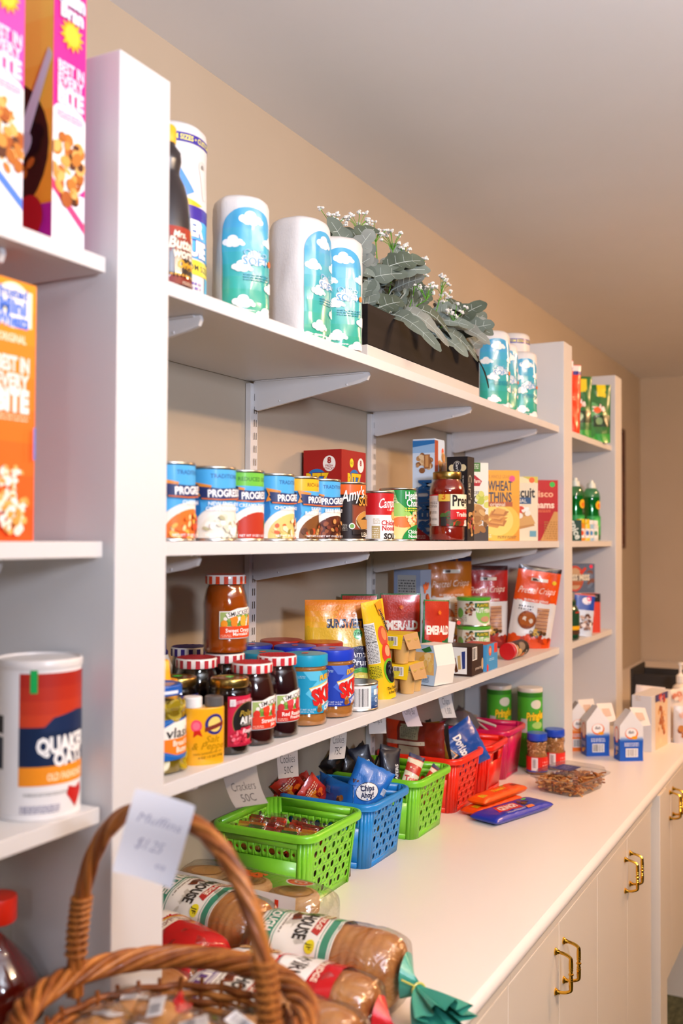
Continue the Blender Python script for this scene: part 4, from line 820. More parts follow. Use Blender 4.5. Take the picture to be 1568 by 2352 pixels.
apple(1.258, 'lower yellow sleeved applesauce pack of the stack'); apple(1.3190, 'upper yellow sleeved applesauce pack, resting on the other one', -.003, -.012)
# fruit cup carton
t = thing('fruit_cup_pack', 'pale blue and orange fruit cup carton with open white end', 'fruit cups', (.262, 2.022, 1.258), R_(-14))
mb = MB(); pr = [(-.026, .002), (-.030, .045), (-.024, .088), (.024, .088), (.034, .045), (.026, .002)]; n = 6
vs = [(p[0], y_, p[1]) for y_ in (-.032, .036) for p in pr]
mb.add(vs, [(i, (i + 1) % n, n + (i + 1) % n, n + i) for i in range(n)], M('e8e4da', 'print')); mb.add([(p[0], -.0325, p[1]) for p in pr], [tuple(range(n))], M('bcd6ea'))
a = Art(); a.rect(-2.4, 2.4, 2.6, 7.2, 'f0c070').blobs(.2, 4.9, 2.0, 1.9, ['f2b84a', 'f7d070', 'fbe0a0'], 30, .8, 3).lines(-2.2, .8, 1.4, 2.2, 5, '5a7a9a').poly([(-.6, 7.8), (1.6, 8.6), (2.2, 7.6), (.4, 7.2)], '2f7a3a'); a.emit(mb, fY(-.0326)); mb.build('sleeve', t, smooth=False)
for z_ in (.004, .046): MB().lathe([(.016, 0), (.0165, .002), (.021, .034), (.023, .036), (.001, .037)], M('e6a05c', 'plastic'), 24, .0, .002, z0=z_).build('cup', t)
# nut pouches
def em(label, x, y, w, h, rz, tilt=0, lean=0, nut='a8683a', seed=1):
    a = Art(); W = w * 50; H = h * 100
    a.rect(-W, 0, W, H, '1c6a38').rect(-W + .25, H * .62, W - .25, H - .3, 'b8301c').poly([(-W + .2, H * .66), (-W + .2, H * .5), (0, H * .44), (W - .2, H * .54), (W - .2, H * .66)], 'c0341c')
    a.txt('EMERALD', 0, H * .62, H * .105, 'f6ede0', .05, w=2 * W * .86).blobs(W * .3, H * .27, W * .62, H * .2, [nut, 'c4864e', '8a4e28', 'd8a468'], 40, .5, seed).rect(-W, 0, W, H * .07, 'e0b41e').rect(-W, 0, -W + .9, H * .45, '2a8a44').star(.2, H * .84, .35, .62, 8, 'e8701c')
    pouch('nut_pouch', label, 'pouch', w, h, .04, (x, y, 1.258), rz, a, '1c6a38', tilt, lean, group='red and green nut pouches', seed=seed)
em('red and green nut pouch nearest the shelf edge behind the fruit cups', .228, 2.105, .075, .178, -28, 0, -3, seed=3)
em('red and green nut pouch showing its whole name in the middle of the row', .135, 2.125, .095, .19, -60, 4, 0, 'd0a468', 4)
em('red and green nut pouch at the back against the wall behind the yellow packs', .065, 2.055, .085, .188, -62, 0, 0, seed=6)
a = Art(); a.rect(-6, 0, 6, 26, '8a98b4').rect(-2.7, 3, 2.6, 22.5, 'a8a8a4').lines(-2.4, 4, 2.3, 21.6, 26, '4a4a4c', 5)
b = Art(); b.rect(-6, 0, 6, 26, '9ab0cc').blobs(.2, 10, 2.2, 9, ['b85a2a', 'c9783c', '8a3a1c'], 40, .9, 5).blobs(-.6, 20, 1.6, 2, ['d86a3a'], 6, .9, 2)
carton('cracker_carton', 'grey blue carton with nutrition table standing against the back wall of the bottom shelf', 'box', .075, .06, .238, (.075, 2.335, 1.258), -4, '8a98b4', front=b, side=a)
# snack cartons toward the far end
a = Art(); a.rect(-4, 0, 4, 8, '35201a').rect(-3.4, .5, 2.6, 6.6, 'ece8e2').ell(-2.3, 4.4, .9, 1.3, 'a8242a').poly([(-1, 3.8), (-.2, 4.2), (.5, 1.0), (-.2, .7)], '5a2c14').poly([(.3, 4.6), (1, 4.8), (1.2, 1.6), (.5, 1.4)], 'c8a868').poly([(1.3, 5.6), (2.2, 5.8), (2.2, 1.8), (1.5, 1.6)], '2a3a78')
b = Art(); b.rect(-5, 0, 5, 8, '35201a').bars(-3.6, 3.8, -.6, 6.4, '222222', 'e8e6e0', 5, 14).txt('protein bars', .8, 1.6, .7, 'e8d8c8', .0).ell(3.6, 2.2, .8, 1.4, 'c8a878')
carton('snack_bar_carton', 'dark brown snack bar box with white front panel', 'box', .075, .086, .068, (.256, 2.214, 1.258), 2, '35201a', front=b, side=a)
b = Art(); b.rect(-5, 0, 5, 7, '3f94cc').ell(-1.6, 4.8, 1.2, 1.2, 'e0562c').ell(-1.6, 4.8, .7, .7, 'f0a078').rect(1.6, 4.0, 4.2, 6.6, 'd8382a').lines(-2.4, 2.4, 1.6, 3.1, 2, 'b8dcf0').ell(-3.6, .8, .7, 1.0, 'd8382a')
carton('snack_bar_carton', 'small sky blue snack box with red corner panel', 'box', .07, .088, .063, (.260, 2.312, 1.258), 2, '4a9acc', front=b, top=Art().rect(-4, -3, 4, 3, 'c23a2c'))
t = thing('snack_clamshell', 'clear plastic snack pack with white label leaning behind the brown box', 'plastic pack', (.165, 2.315, 1.258), R_(-50), None)
mb = MB().box(-.02, .02, -.036, .036, 0, .125, PLAS, .008); mb.build('shell', t); MB().box(.0205, .0212, -.012, .012, .06, .112, M('ece8e2', 'paper')).build('label', t)
mb = MB(); r = random.Random(4)
for i in range(40): mb.ball((r.uniform(-.012, .012), r.uniform(-.026, .026), r.uniform(.01, .06)), .007, M(('5a5234', '7a6a3e', '3c4424')[i % 3], 'matte'), 6, (1, .8, .7), .4, i)
mb.build('dried_snack', t); t.rotation_euler = (R_(-10), R_(-6), R_(-50))
sticker(t, lambda u, v, o: (.0213 + o, u + .02, v + .112), 'ff4a3e', .5)
def tin(z, label):
    a = Art(); a.rect(-16, 0, 16, 8.0, 'e6e2d4').rect(-16, 6.9, 16, 8, '4fae2e').ell(1.9, 3.4, 2.8, 2.6, '8cc860', 28).rect(-1.2, 5.1, 3.8, 6.4, '1c5a2c').txt('PLANTERS', 1.4, 5.75, .8, 'f0d23a', .02, w=3.9).txt('NUT·rition', 1.6, 4.4, 1.35, 'f8f8f0', .03, w=5.4, out='3f8a2e')
    a.blobs(-2.6, 4.8, 1.6, 1.9, ['7a3a22', 'a8683a', '2c3a1c', 'c9a06a'], 22, .5, 5).lines(-5.4, 1.4, -3.4, 3.2, 4, '8a8478').ell(1.9, 2.0, 1.5, .8, 'c89a7a').ell(-5.6, 3.6, 1.2, 1.4, '6fae4a')
    t = can('nut_tin', label, .14, 2.605, .0455, .078, a, -50, z=z, group='green lidded nut tins', lidm='4fae2e')
    for c in t.children:
        if c.name.startswith('lid'): bpy.data.objects.remove(c)
    MB().lathe([(.0462, .070), (.047, .071), (.047, .0775), (.046, .0785), (.001, .0785)], M('52b02c', 'plastic'), 56).build('plastic_lid', t, ang=40, label='green plastic lid')
tin(1.258, 'lower green lidded nut tin'); tin(1.3370, 'upper green lidded nut tin stacked on the other')
t = thing('nut_canister', 'black nut canister with red cap lying on its side', 'canister', (.266, 2.52, 1.2805), 0, None)
mb = MB(); mb.lathe([(.018, 0), (.0205, .001), (.0215, .004), (.0215, .118), (.02, .12), (.001, .12)], M('1e1714', 'gloss'), 40)
a = Art(); a.rect(-7, 1, 7, 11.6, '1e1714').ell(-1, 6.4, 1.2, 2.6, '8a7a6a', rot=.2).ell(.6, 4, 1.1, 1.8, 'd8a868', rot=-.3).ell(1.6, 7.4, .8, 1.2, 'e87a1c').txt('Nuts', 1.6, 9.6, .9, 'f0e4d0', .02).blobs(0, 2.2, 3, 1.0, ['b98a5a', '7a5a3a', 'd8b888'], 18, .5, 3)
a.emit(mb, fC(.0216), du=.004, dv=.02); o_ = mb.build('canister_body', t); o_.rotation_euler = (-PI / 2, 0, 0)
a = Art(); a.rect(-8, 1.0, 8, 1.5, 'f0e8e4'); mb = MB().lathe([(.020, -.004), (.0222, -.003), (.0222, .022), (.0218, .023)], M('c8141a', 'plastic'), 40); a.emit(mb, fC(.0223), du=.004); o_ = mb.build('red_cap', t); o_.rotation_euler = (-PI / 2, 0, 0)
# pretzel crisp bags
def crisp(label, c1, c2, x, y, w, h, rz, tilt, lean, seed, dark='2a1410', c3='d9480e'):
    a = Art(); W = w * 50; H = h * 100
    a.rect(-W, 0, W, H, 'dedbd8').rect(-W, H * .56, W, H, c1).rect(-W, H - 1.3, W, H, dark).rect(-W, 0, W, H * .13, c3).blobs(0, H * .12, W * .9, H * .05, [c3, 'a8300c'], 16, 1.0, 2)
    a.txt('Pretzel Crisps', 0, H * .71, 1.9, 'f4d8c4', .0, w=2 * W * .84, shear=.35, rot=.05).rect(-W * .36, H * .82, W * .42, H * .86, 'e0d8cc').rect(-W * .3, H * .825, -W * .02, H * .855, '4a3428').txt('BUFFALO WING', 0, H * .585, .6, 'f6e4d8', .02, w=W * 1.1).lines(-W * .75, H * .46, -W * .1, H * .53, 2, '3a3a48', 3)
    a.ell(-W * .3, H * .34, W * .42, H * .115, '8a431a').ell(-W * .3, H * .345, W * .36, H * .095, 'a9591f').ell(-W * .42, H * .35, .6, .75, 'e8dccb').ell(-W * .12, H * .33, .6, .7, 'e8dccb')
    for i in range(14): a.poly([(W * .12, H * (.2 + .022 * i)), (W * .68, H * (.205 + .022 * i)), (W * .66, H * (.22 + .022 * i)), (W * .1, H * (.216 + .022 * i))], ('a9652a', 'c98a48')[i % 2])
    a.blobs(W * .25, H * .2, W * .4, H * .05, ['5a3a1a', 'c8a03a', '3a2a1a'], 14, .7, 5)
    o = pouch('pretzel_bag', label, 'bag', w, h, .055, (x, y, 1.2625), rz, a, c2, tilt, lean, group='pretzel snack bags', seed=seed, wr=.004)
    return o
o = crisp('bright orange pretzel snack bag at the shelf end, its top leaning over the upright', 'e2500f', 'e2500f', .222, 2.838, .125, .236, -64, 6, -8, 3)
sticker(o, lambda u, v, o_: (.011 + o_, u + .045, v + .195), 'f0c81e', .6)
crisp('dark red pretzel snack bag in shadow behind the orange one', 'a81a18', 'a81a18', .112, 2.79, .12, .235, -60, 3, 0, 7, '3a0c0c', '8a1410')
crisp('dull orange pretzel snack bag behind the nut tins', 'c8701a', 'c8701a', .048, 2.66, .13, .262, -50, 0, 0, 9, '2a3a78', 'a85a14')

# ================================================================== far bay
def pch(label, x, y, w, h, rz, a, bk, g, seed, t_=.05, z=1.909): return pouch('detergent_pouch', label, 'pouch', w, h, t_, (x, y, z), rz, a, bk, 3, 0, group=g, seed=seed, wr=.004)
for i, (x, y) in enumerate(((.262, 3.045), (.262, 3.14))):
    a = Art(); a.rect(-5, 0, 5, 22, 'e83a10').rect(-5, 19, 5, 20.2, '2a2a8a').rect(-5, 20.2, 5, 22, 'e8e4e0').lines(-2, 11, 2, 12.4, 2, 'f8a888').rect(-2.6, 1, -1.4, 4.4, '5a5654')
    pch(('narrow red-orange detergent pouch touching the upright', 'red-orange detergent pouch beside the green ones')[i], x, y, .075, .222, -52, a, 'e83a10', 'red-orange pouches', i + 3, .04)
for i, (x, y, h) in enumerate(((.235, 3.285, .208), (.262, 3.44, .2))):
    a = Art(); a.rect(-7, 0, 7, 22, '1c6a30').rect(1.4, 15.6, 4.6, 20, 'e0cc1c').ell(-1.2, 11.4, 3.4, 2.6, '5aa868').txt('Cascade', -.2, 12, 2.3, 'f0e8e4', .04, w=8.6, out='b81c24').rect(0, 5.4, 6, 9.4, '10361e').ell(2, 7.4, 1.2, 1.4, '7aa070').ell(-3, 7, 1.4, 1.2, 'c8881c').rect(-7, 0, 7, 3, '2a9a3a').ell(1.4, 11.2, 1.3, 1.1, 'e8601c').ell(-1.6, 3.6, 2.2, 2.2, '1f7a34')
    pch(('large green detergent pouch with yellow tag', 'smaller green detergent pouch nearest the last upright')[i], x, y, .13, h, -58, a, '1c6a30', 'green pouches', i + 9)
for i, (x, y) in enumerate(((.25, 3.07), (.245, 3.285), (.262, 3.435))):
    t = thing('dish_soap_bottle', ('sliver of a green soap bottle next to the second upright', 'green dish soap bottle in the middle of three', 'green dish soap bottle nearest the last upright')[i], 'bottle', (x, y, 1.570), R_(-50), 'green dish soap bottles')
    MB().lathe([(.026, 0), (.030, .003), (.031, .01), (.031, .07), (.026, .1), (.029, .135), (.030, .15), (.026, .168), (.018, .18)], clear('green_bottle', 'a8e0b8', .05, 1.5, .95), 32).build('bottle', t)
    MB().lathe([(.025, .003), (.0292, .006), (.0298, .07), (.025, .1), (.028, .135), (.0285, .15), (.001, .152)], M('0c8a44', 'jam'), 32).build('soap', t)
    MB().lathe([(.014, .18), (.015, .182), (.0145, .198), (.008, .2), (.007, .208), (.001, .209)], M('dfe6da', 'plastic'), 24).build('cap', t)
    q_ = MB(); Art().ell(1.6, 12.2, 1.4, 1.5, 'e8b41c').ell(1.7, 12, .8, .8, 'e0701c').emit(q_, fC(.0298), du=.004); q_.build('round_sticker', t)
    a = Art(); a.rect(-3, 2, 3, 8.5, '2a9a4a').ell(.8, 6, 1.6, 1.8, '4fc060'); mb = MB(); a.emit(mb, fC(lambda v: .0312 if v < .09 else .0295), du=.004, dv=.02); mb.build('label', t)
G = 'small items in front of the soap bottles'
a = Art(); a.rect(-4, 0, 4, 7.2, '15402f').txt('spice', .6, 3.6, 2.2, 'dfe8dc', .03, rot=-1.2)
carton('small_carton', 'small dark green box standing in front of the soap bottles', 'box', .03, .05, .066, (.268, 3.165, 1.570), -60, '15402f', front=a, group=G)
for i, (x, y, c, k, h) in enumerate(((.275, 3.235, 'e08a1c', 'e8c01c', .072), (.28, 3.285, 'e0c83a', 'e8c01c', .072), (.278, 3.345, '9ac0d8', 'f0ece6', .07), (.28, 3.40, 'dcd8d0', 'f0ece6', .07))):
    t = thing('small_bottle', ('small orange labelled bottle with yellow cap', 'small yellow labelled bottle with yellow cap', 'small bottle with pale blue label and white cap', 'small bottle with beige label and white cap')[i] + ' before the green soap', 'bottle', (x, y, 1.570), R_(-55), G)
    MB().lathe([(.013, 0), (.0145, .002), (.0145, h - .018), (.011, h - .014)], M(c, 'plastic'), 24).build('bottle', t); MB().lathe([(.0125, h - .014), (.0128, h - .012), (.0125, h - .001), (.001, h)], M(k, 'plastic'), 24).build('cap', t)
    mb = MB(); Art().rect(-1, 1, 1, 4, 'f2eee8').ell(.1, 2.6, .6, .8, ('e8501c', '3a6ab0', '3a8ac8', '4a8a6a')[i]).emit(mb, fC(.0146), du=.004); mb.build('label', t)
# lower shelf, far bay
a = Art(); a.rect(-7, 0, 7, 22, '16402a').rect(-7, 3.4, 7, 4.6, 'e0a81c').rect(-7, 2, 7, 3.3, '4a3020').rect(.4, 8.6, 3.4, 11.4, 'b8281c')
bottle('coffee_bottle', 'dark green round jar with yellow band by the second upright', 'jar', (.262, 3.12, 1.258), -40, [(.030, 0), (.036, .003), (.038, .012), (.038, .09), (.03, .108), (.026, .112)], '14402a', (.028, .112, .128, '123a26'), a, .0384, (.02, .09))
a = Art(); a.rect(-4, 0, 4, 15, 'c8d4e4').rect(-4, 8.6, 4, 13.4, '1c4aa8').rect(-4, 13.4, 4, 15, 'd86a5a').ell(.6, 11.6, 1.5, 1.2, 'e8e4f0').ell(1.4, 12.4, .8, .8, 'f02a6a').blobs(.4, 4.6, 2.6, 2.6, ['7a5444', 'a88878', '5a3a2c', 'e8e0dc'], 26, .8, 5)
o = pouch('candy_pouch', 'blue and white candy pouch leaning under the cocoa box', 'pouch', .068, .138, .03, (.272, 3.262, 1.258), -58, a, 'c8d4e4', -4, -6)
a = Art(); a.rect(-4, 0, 4, 14, 'd8442c').rect(-4, 10.4, 4, 14, '201c1e').lines(-1.6, 12, 1.4, 12.8, 2, 'c8c0bc').lines(-.6, 5.6, .8, 8, 3, 'f09a80')
carton('snack_carton', 'slim orange-red box with black top under the cocoa box', 'box', .05, .05, .132, (.262, 3.425, 1.258), -58, 'd8442c', front=a)
carton('snack_carton', 'dull brown box behind the candy pouch holding up the cocoa box', 'box', .08, .10, .139, (.145, 3.33, 1.258), -40, '5a4438')
a = Art(); a.rect(-9, 0, 9, 9.6, '586274').blobs(0, 4.8, 8, 4.4, ['4a5468', '6a7486', '7a4a38'], 26, 1.4, 4).ell(0, 4.7, 2.9, 4.3, 'c8482c', 30).ell(0, 4.6, 2.4, 3.6, 'c09a70', 30).rect(-2.4, 2.4, 2.4, 3.8, 'b05a2c').poly([(1.4, 6.6), (3.4, 8.6), (4, 8), (2.4, 6)], 'c8361c').rect(-5.6, 6.6, -3.6, 8.8, 'c8922c').rect(-3.2, 4.0, 4.2, 5.6, '6a5a4c').txt('SWISS MISS', .5, 5.1, 1.9, 'e8dcc0', .04, w=9.0, out='5a4a3c')
o = carton('cocoa_carton', 'blue-grey hot cocoa box with red ringed mug lying across the lower items', 'box', .055, .135, .096, (.225, 3.325, 1.3975), -58, '586274', front=a)
sticker(o, fX(.0278, .055, .087), 'f02a4a', .6)
# picture on the wall
t = thing('wall_picture', 'narrow brown framed picture on the wall past the last upright', 'picture', (0, 5.01, 1.83)); W_ = nmat('dark_frame_wood', '4a2c1a', '6a4228', (2, 30, 30), .5, .2)
mb = MB(); 
for q in ((-.105, -.085), (.085, .105)): mb.box(.002, .026, q[0], q[1], -.30, .30, W_, .002)
for q in ((-.30, -.28), (.28, .30)): mb.box(.002, .026, -.085, .085, q[0], q[1], W_, .002)
mb.build('frame', t); mb = MB().box(.003, .012, -.085, .085, -.28, .28, nmat('autumn_picture', '5a3420', 'a87848', (16, 16, 9), .6, .1)); mb.build('picture', t)

# ================================================================== near bay (left edge of the photograph)
def flakes(a, cx, cy, rx, ry, seed, n=46): return a.blobs(cx, cy, rx, ry, ['c8782c', 'd8913e', 'b5651f', 'e8b060', '5a2c18', 'a8541c', 'e0a04a'], n, .85, seed)
def raisin(label, y0, w, c, c2, x1=.278):
    a = Art(); W = w * 50; a.rect(-W, 0, W, 32, c).rect(-W, 0, W, 7, 'f0eef2').poly([(-W, 6.6), (W, 2.6), (W, 3.8), (-W, 7.8)], c2).ell(0, 12, W * 1.5, 5.4, 'f0ece6', 30); flakes(a, 0, 9.6, W * 1.05, 4.4, 5 + int(y0 * 10))
    a.star(.1, 25.4, 1.3, 2.0, 13, 'f2b41c').ell(.1, 25.4, 1.2, 1.2, 'f8c83a').txt('Raisin', .1, 29.8, 1.9, 'e8e8f4', .05, w=W * 1.6, out='3a3a78').txt('Bran', .1, 28.0, 1.7, 'e8e8f4', .05, w=W * 1.4, out='3a3a78')
    for i, s_ in enumerate(('BEST IN', 'EVERY')): a.txt(s_, 0, 21.2 - i * 1.5, 1.3, 'f8d8ea', .04, w=W * 1.6)
    a.txt('BITE', 0, 17.9, 1.9, 'fbe4f0', .06, w=W * 1.6).lines(-W * .8, 15.2, W * .8, 16.2, 3, 'f4a8cc')
    b = Art(); b.grad(-10, 0, 10, 32, 'e88a1c', 'f0d460', 6); b.rect(7.0, 0, 10, 5, 'a8208a').ell(0, 12, 9, 9, '3a1c10', 30).blobs(0, 13, 8, 7, ['241410', '4a2814', '160c0a', 'b5651f'], 60, 1.2, 9).poly([(4.0, 13), (5.6, 12), (9.6, 22), (9.0, 23)], 'c8ccd4').ell(4.2, 11.8, 2.6, 1.6, 'b8bcc6', rot=.6).ell(6.2, 3.6, 2.2, 2.6, 'a81c20', 20)
    return carton('cereal_carton', label, 'box', .19, w, .325, (x1 - .095, y0 + w / 2, 1.909), 0, c, front=a, side=b, group='bran cereal boxes on the near top shelf')
raisin('pink bran cereal box at the left picture edge with a white and blue base', .742, .058, 'f04aa8', '4a7ae0')
raisin('pink bran cereal box closest to the wide upright', .845, .053, 'f0288f', 'e8407a')
a = Art(); a.grad(-4, 0, 4, 29, 'f4511c', 'f89a1c', 8)
a.ell(.4, 25.8, 2.7, 2.5, 'f6efd2', 28).rect(-2.4, 23.6, 3.1, 27.6, 'f6efd2').txt('frosted', .3, 27.2, 1.1, '3a66c8', .04, w=4.2).txt('Mini', .3, 25.7, 1.6, '4a78d8', .05, w=4).txt('Wheats', .3, 24.2, 1.5, '4a78d8', .05, w=4.6).txt('ORIGINAL', .3, 22.2, .9, 'fbe0c0', .03, w=4)
for i, s_ in enumerate(('BEST IN', 'EVERY')): a.txt(s_, .4, 19.4 - i * 1.9, 1.6, 'fbe6dc', .05, w=4.8)
a.txt('BITE', .4, 15.4, 2.3, 'fbeee6', .07, w=4.8).lines(-2, 13.2, 2.8, 14.0, 2, 'fbc8a0')
for cx, cy, q in ((.4, 6.9, 2.0), (1.0, 3.9, 1.8), (-.8, 4.4, 1.6), (.2, 2.2, 1.9)): a.blobs(cx, cy, q, q * .75, ['f0e6d0', 'e0b060', 'f6f0e4', 'd89c48', 'f4ead8'], 34, .5, int(cy * 7))
a.rect(3.0, 9.0, 3.3, 12.6, '5a7ac8')
carton('cereal_carton', 'tall orange wheat cereal box on the near middle shelf', 'box', .19, .075, .286, (.183, .785, 1.570), 0, 'f4711c', front=a)
# oats canister
a = Art(); a.rect(-17, 0, 17, 17.6, 'ece8e6').rect(-9.9, 9.6, -6.8, 11.6, '141420').rect(-9.9, 5.6, -6.8, 9.2, '202a3c').ell(-8.6, 7.4, .9, 1.0, 'b58a2c')
a.grad(-4.6, 10.2, 6, 16.4, 'c9401e', 'a02016', 4).rect(-4.6, 6.0, 6, 10.4, '0d2244').rect(-4.6, 3.9, 6, 6.0, 'f0901c').poly([(-2.4, 9.8), (-.8, 11.4), (2.4, 12.0), (6, 11.6), (6, 9.8)], '14284e')
a.txt('QUAKER', .9, 8.4, 1.75, 'f4f2ee', .06, w=7.2, rot=.04).txt('OATS', 1.4, 6.8, 1.5, 'f4f2ee', .06, w=4.4, rot=.04).txt('OLD FASHIONED', 1.2, 4.8, .8, 'fbe0b0', .04, w=5.4).rect(-3.4, 14.2, -2.6, 17.4, '12a04c').lines(-4, 2.8, 1, 3.2, 2, 'a8a49e')
a.poly([(2.3, .9), (.9, 2.6), (1.2, 3.5), (2.3, 3.1), (3.4, 3.5), (3.7, 2.6)], 'c0201c').lines(-4.4, .9, 0, 1.8, 4, '8a86a0')
t = thing('oats_canister', 'white round oats canister with red and navy label on the near bottom shelf', 'canister', (.247, .866, 1.258), R_(-16))
mb = MB(); mb.lathe([(.0475, 0), (.0485, .001), (.0485, .004), (.0478, .005), (.0478, .170), (.0485, .171), (.0485, .173)], M('ece8e6', 'paint'), 56, cap=True); a.emit(mb, fC(.0479), du=.004, clip=(-15, .6, 15, 16.9)); mb.build('tube', t)
MB().lathe([(.0492, .168), (.0495, .170), (.0495, .1765), (.0485, .178), (.046, .178), (.0455, .176), (.001, .176)], M('dcd6d2', 'plastic'), 56).build('lid', t, ang=40)
# juice jug on the worktop
t = thing('juice_jug', 'red capped glass jug of dark red juice at the lower left corner', 'bottle', (.190, .860, CT), R_(-40))
pr = [(.048, 0), (.053, .003), (.055, .01), (.055, .115), (.052, .135), (.041, .156), (.027, .172), (.0185, .182), (.0175, .205), (.0175, .212)]
MB().lathe(pr, GLASS, 48, cap=False).build('glass_bottle', t, ang=60)
MB().lathe([(.001, .003)] + [(r_ - .002, max(z_, .003)) for r_, z_ in pr if z_ < .2] + [(.001, .199)], M('5c0c06', 'jam'), 48).build('juice', t)
MB().lathe([(.0225, .208), (.0235, .21), (.0235, .234), (.0225, .237), (.001, .2375)], M('d4240c', 'plastic'), 56, rib=.0006).build('cap', t, ang=40)
mb = MB(); Art().rect(-14, 1.6, 14, 9.8, 'e8e0cc').txt('Juice', 1, 8.0, 2.0, '3a2a22', .03).txt('100%', 1, 5.5, 1.6, '7a1a12', .03).emit(mb, fC(.0555), du=.004); mb.build('label', t)
# ================================================================== plastic baskets on the worktop
def basket(name, label, y0, y1, x0, x1, h, c, holes='side', group='plastic baskets on the worktop', grip=False):
    cx, cy = (x0 + x1) / 2, (y0 + y1) / 2; A = (x1 - x0) / 2 - .008; B = (y1 - y0) / 2 - .008; rc = .022
    t = thing(name, label, 'basket', (cx, cy, CT), 0, group)
    # perimeter path (rounded rectangle), starting at the middle of the -Y side, running towards +X
    def path(s_, z):
        k = 1 - .11 * (1 - z / h); a, b = A * k, B * k; r = rc
        seg = [(2 * (a - r), 'l'), (PI / 2 * r, 'c'), (2 * (b - r), 'l'), (PI / 2 * r, 'c')] * 2
        return a, b, r
    def pt(side, q, z, off=0):
        """side 0:-Y 1:+X 2:+Y 3:-X ; q in [-1,1] along the straight part; |q|>1 wraps the corner"""
        k = 1 - .12 * (1 - z / h); a, b = A * k, B * k; r = rc
        L = (a if side % 2 == 0 else b) - r
        D_ = (b if side % 2 == 0 else a)
        if abs(q) <= 1: p = (q * L, D_ + off)
        else:
            th = (abs(q) - 1) * PI / 2; p = (math.copysign(L + (r + off) * math.sin(th), q), D_ - r + (r + off) * math.cos(th))
        u, d = p
        return [(u, -d, z), (d, u, z), (-u, d, z), (-d, -u, z)][side]
    mb = MB(); m = M(c, 'plastic'); n = 16
    def cell(side, q0, q1, z0, z1, hr):
        if hr <= 0:
            mb.add([pt(side, q0, z0), pt(side, q1, z0), pt(side, q1, z1), pt(side, q0, z1)], [(0, 1, 2, 3)], m); return
        k = .94; L = (A if side % 2 == 0 else B) * k - rc; qc, zc = (q0 + q1) / 2, (z0 + z1) / 2; out = []; inn = []
        for i in range(n):
            th = 2 * PI * i / n + PI / 4; cx_, cz_ = math.cos(th), math.sin(th); mm = max(abs(cx_), abs(cz_))
            out.append(pt(side, qc + (q1 - q0) / 2 * cx_ / mm, zc + (z1 - z0) / 2 * cz_ / mm)); inn.append(pt(side, qc + hr * cx_ / L, zc + hr * cz_))
        mb.add(out + inn, [(i, (i + 1) % n, n + (i + 1) % n, n + i) for i in range(n)], m)
    for side in range(4):
        L = (A if side % 2 == 0 else B) * .94 - rc; full = holes == 'all' or (holes == 'side' and side % 2 == 1)
        zt = h - .014; zb = .012
        cell(side, -1, 1, 0, zb, 0); cell(side, -1, 1, zt, h, 0)
        if full:
            nc = max(4, int(2 * L / .0155)); nr = int((zt - zb) / .0155)
            for i in range(nc):
                for j in range(nr):
                    q0, q1 = -1 + 2 * i / nc, -1 + 2 * (i + 1) / nc; z0, z1 = zb + (zt - zb) * j / nr, zb + (zt - zb) * (j + 1) / nr
                    cell(side, q0, q1, z0, z1, .0062 if (i + j) % 2 == 0 else (.0032 if (i * 3 + j) % 4 != 1 else .002))
        elif holes == 'side':
            nc = 10; z1_, z2_ = h * .62, h * .80
            cell(side, -1, 1, zb, z1_, 0); cell(side, -1, 1, z2_, zt, 0)
            for i in range(nc): cell(side, -1 + 2 * i / nc, -1 + 2 * (i + 1) / nc, z1_, z2_, .0066 if i % 2 == 0 else .003)
        elif grip and side == 1:
            cell(side, -1, 1, zb, h * .62, 0); cell(side, -1, 1, h * .8, zt, 0)
            cell(side, -1, -.4, h * .62, h * .8, 0); cell(side, .4, 1, h * .62, h * .8, 0)
        else: cell(side, -1, 1, zb, zt, 0)
        for i in range(4):   # rounded corners
            cell(side, 1 + .5 * i / 2, 1 + .5 * (i + 1) / 2, 0, h, 0) if i < 2 else None
        for i in range(2): cell(side, -1 - .5 * (i + 1) / 2, -1 - .5 * i / 2, 0, h, 0)
    def loop(z, off): 
        P = []
        for side in range(4):
            for q in (-1.5, -1.25, -1, 0, 1, 1.25): P.append(pt(side, q, z, off))
        return P
    rows = [loop(h - .003, 0), loop(h, .001), loop(h + .0015, .004), loop(h, .0085), loop(h - .004, .0105), loop(h - .0125, .0105), loop(h - .0125, .0085)]
    N = len(rows[0]); vs = [p for r_ in rows for p in r_]
    B0 = loop(.0005, 0)
    o = mb.build('basket_wall', t, ang=50); sm = o.modifiers.new('thick', 'SOLIDIFY'); sm.thickness = .0018; sm.offset = -1
    MB().add(vs, [(j * N + i, j * N + (i + 1) % N, (j + 1) * N + (i + 1) % N, (j + 1) * N + i) for j in range(len(rows) - 1) for i in range(N)], m).build('rim', t, ang=70)
    mb = MB(); mb.add(B0, [tuple(range(N))], m); mb.add([(p[0], p[1], .003) for p in B0], [tuple(range(N))], m); mb.build('base', t, smooth=False)
    return t
basket('plastic_basket', 'lime green basket full of cracker packs nearest the bread', 1.535, 1.755, .014, .232, .132, '7ccf2c')
basket('plastic_basket', 'bright blue perforated basket holding blue cookie bags', 1.772, 1.972, .014, .236, .132, '1f86d2')
basket('plastic_basket', 'lime green basket between the blue and the red perforated baskets', 1.996, 2.198, .014, .242, .132, '7ccf2c')
basket('plastic_basket', 'red perforated basket with chip bags', 2.235, 2.425, .014, .240, .132, 'ee2a10')
basket('plastic_basket', 'solid red bin with a hand grip behind the perforated red basket', 2.436, 2.602, .014, .246, .128, 'f0200c', holes='no', grip=True)
basket('plastic_basket', 'magenta basket farthest along the wall with paper and tongs', 2.614, 2.790, .014, .236, .135, 'c81452', holes='no')
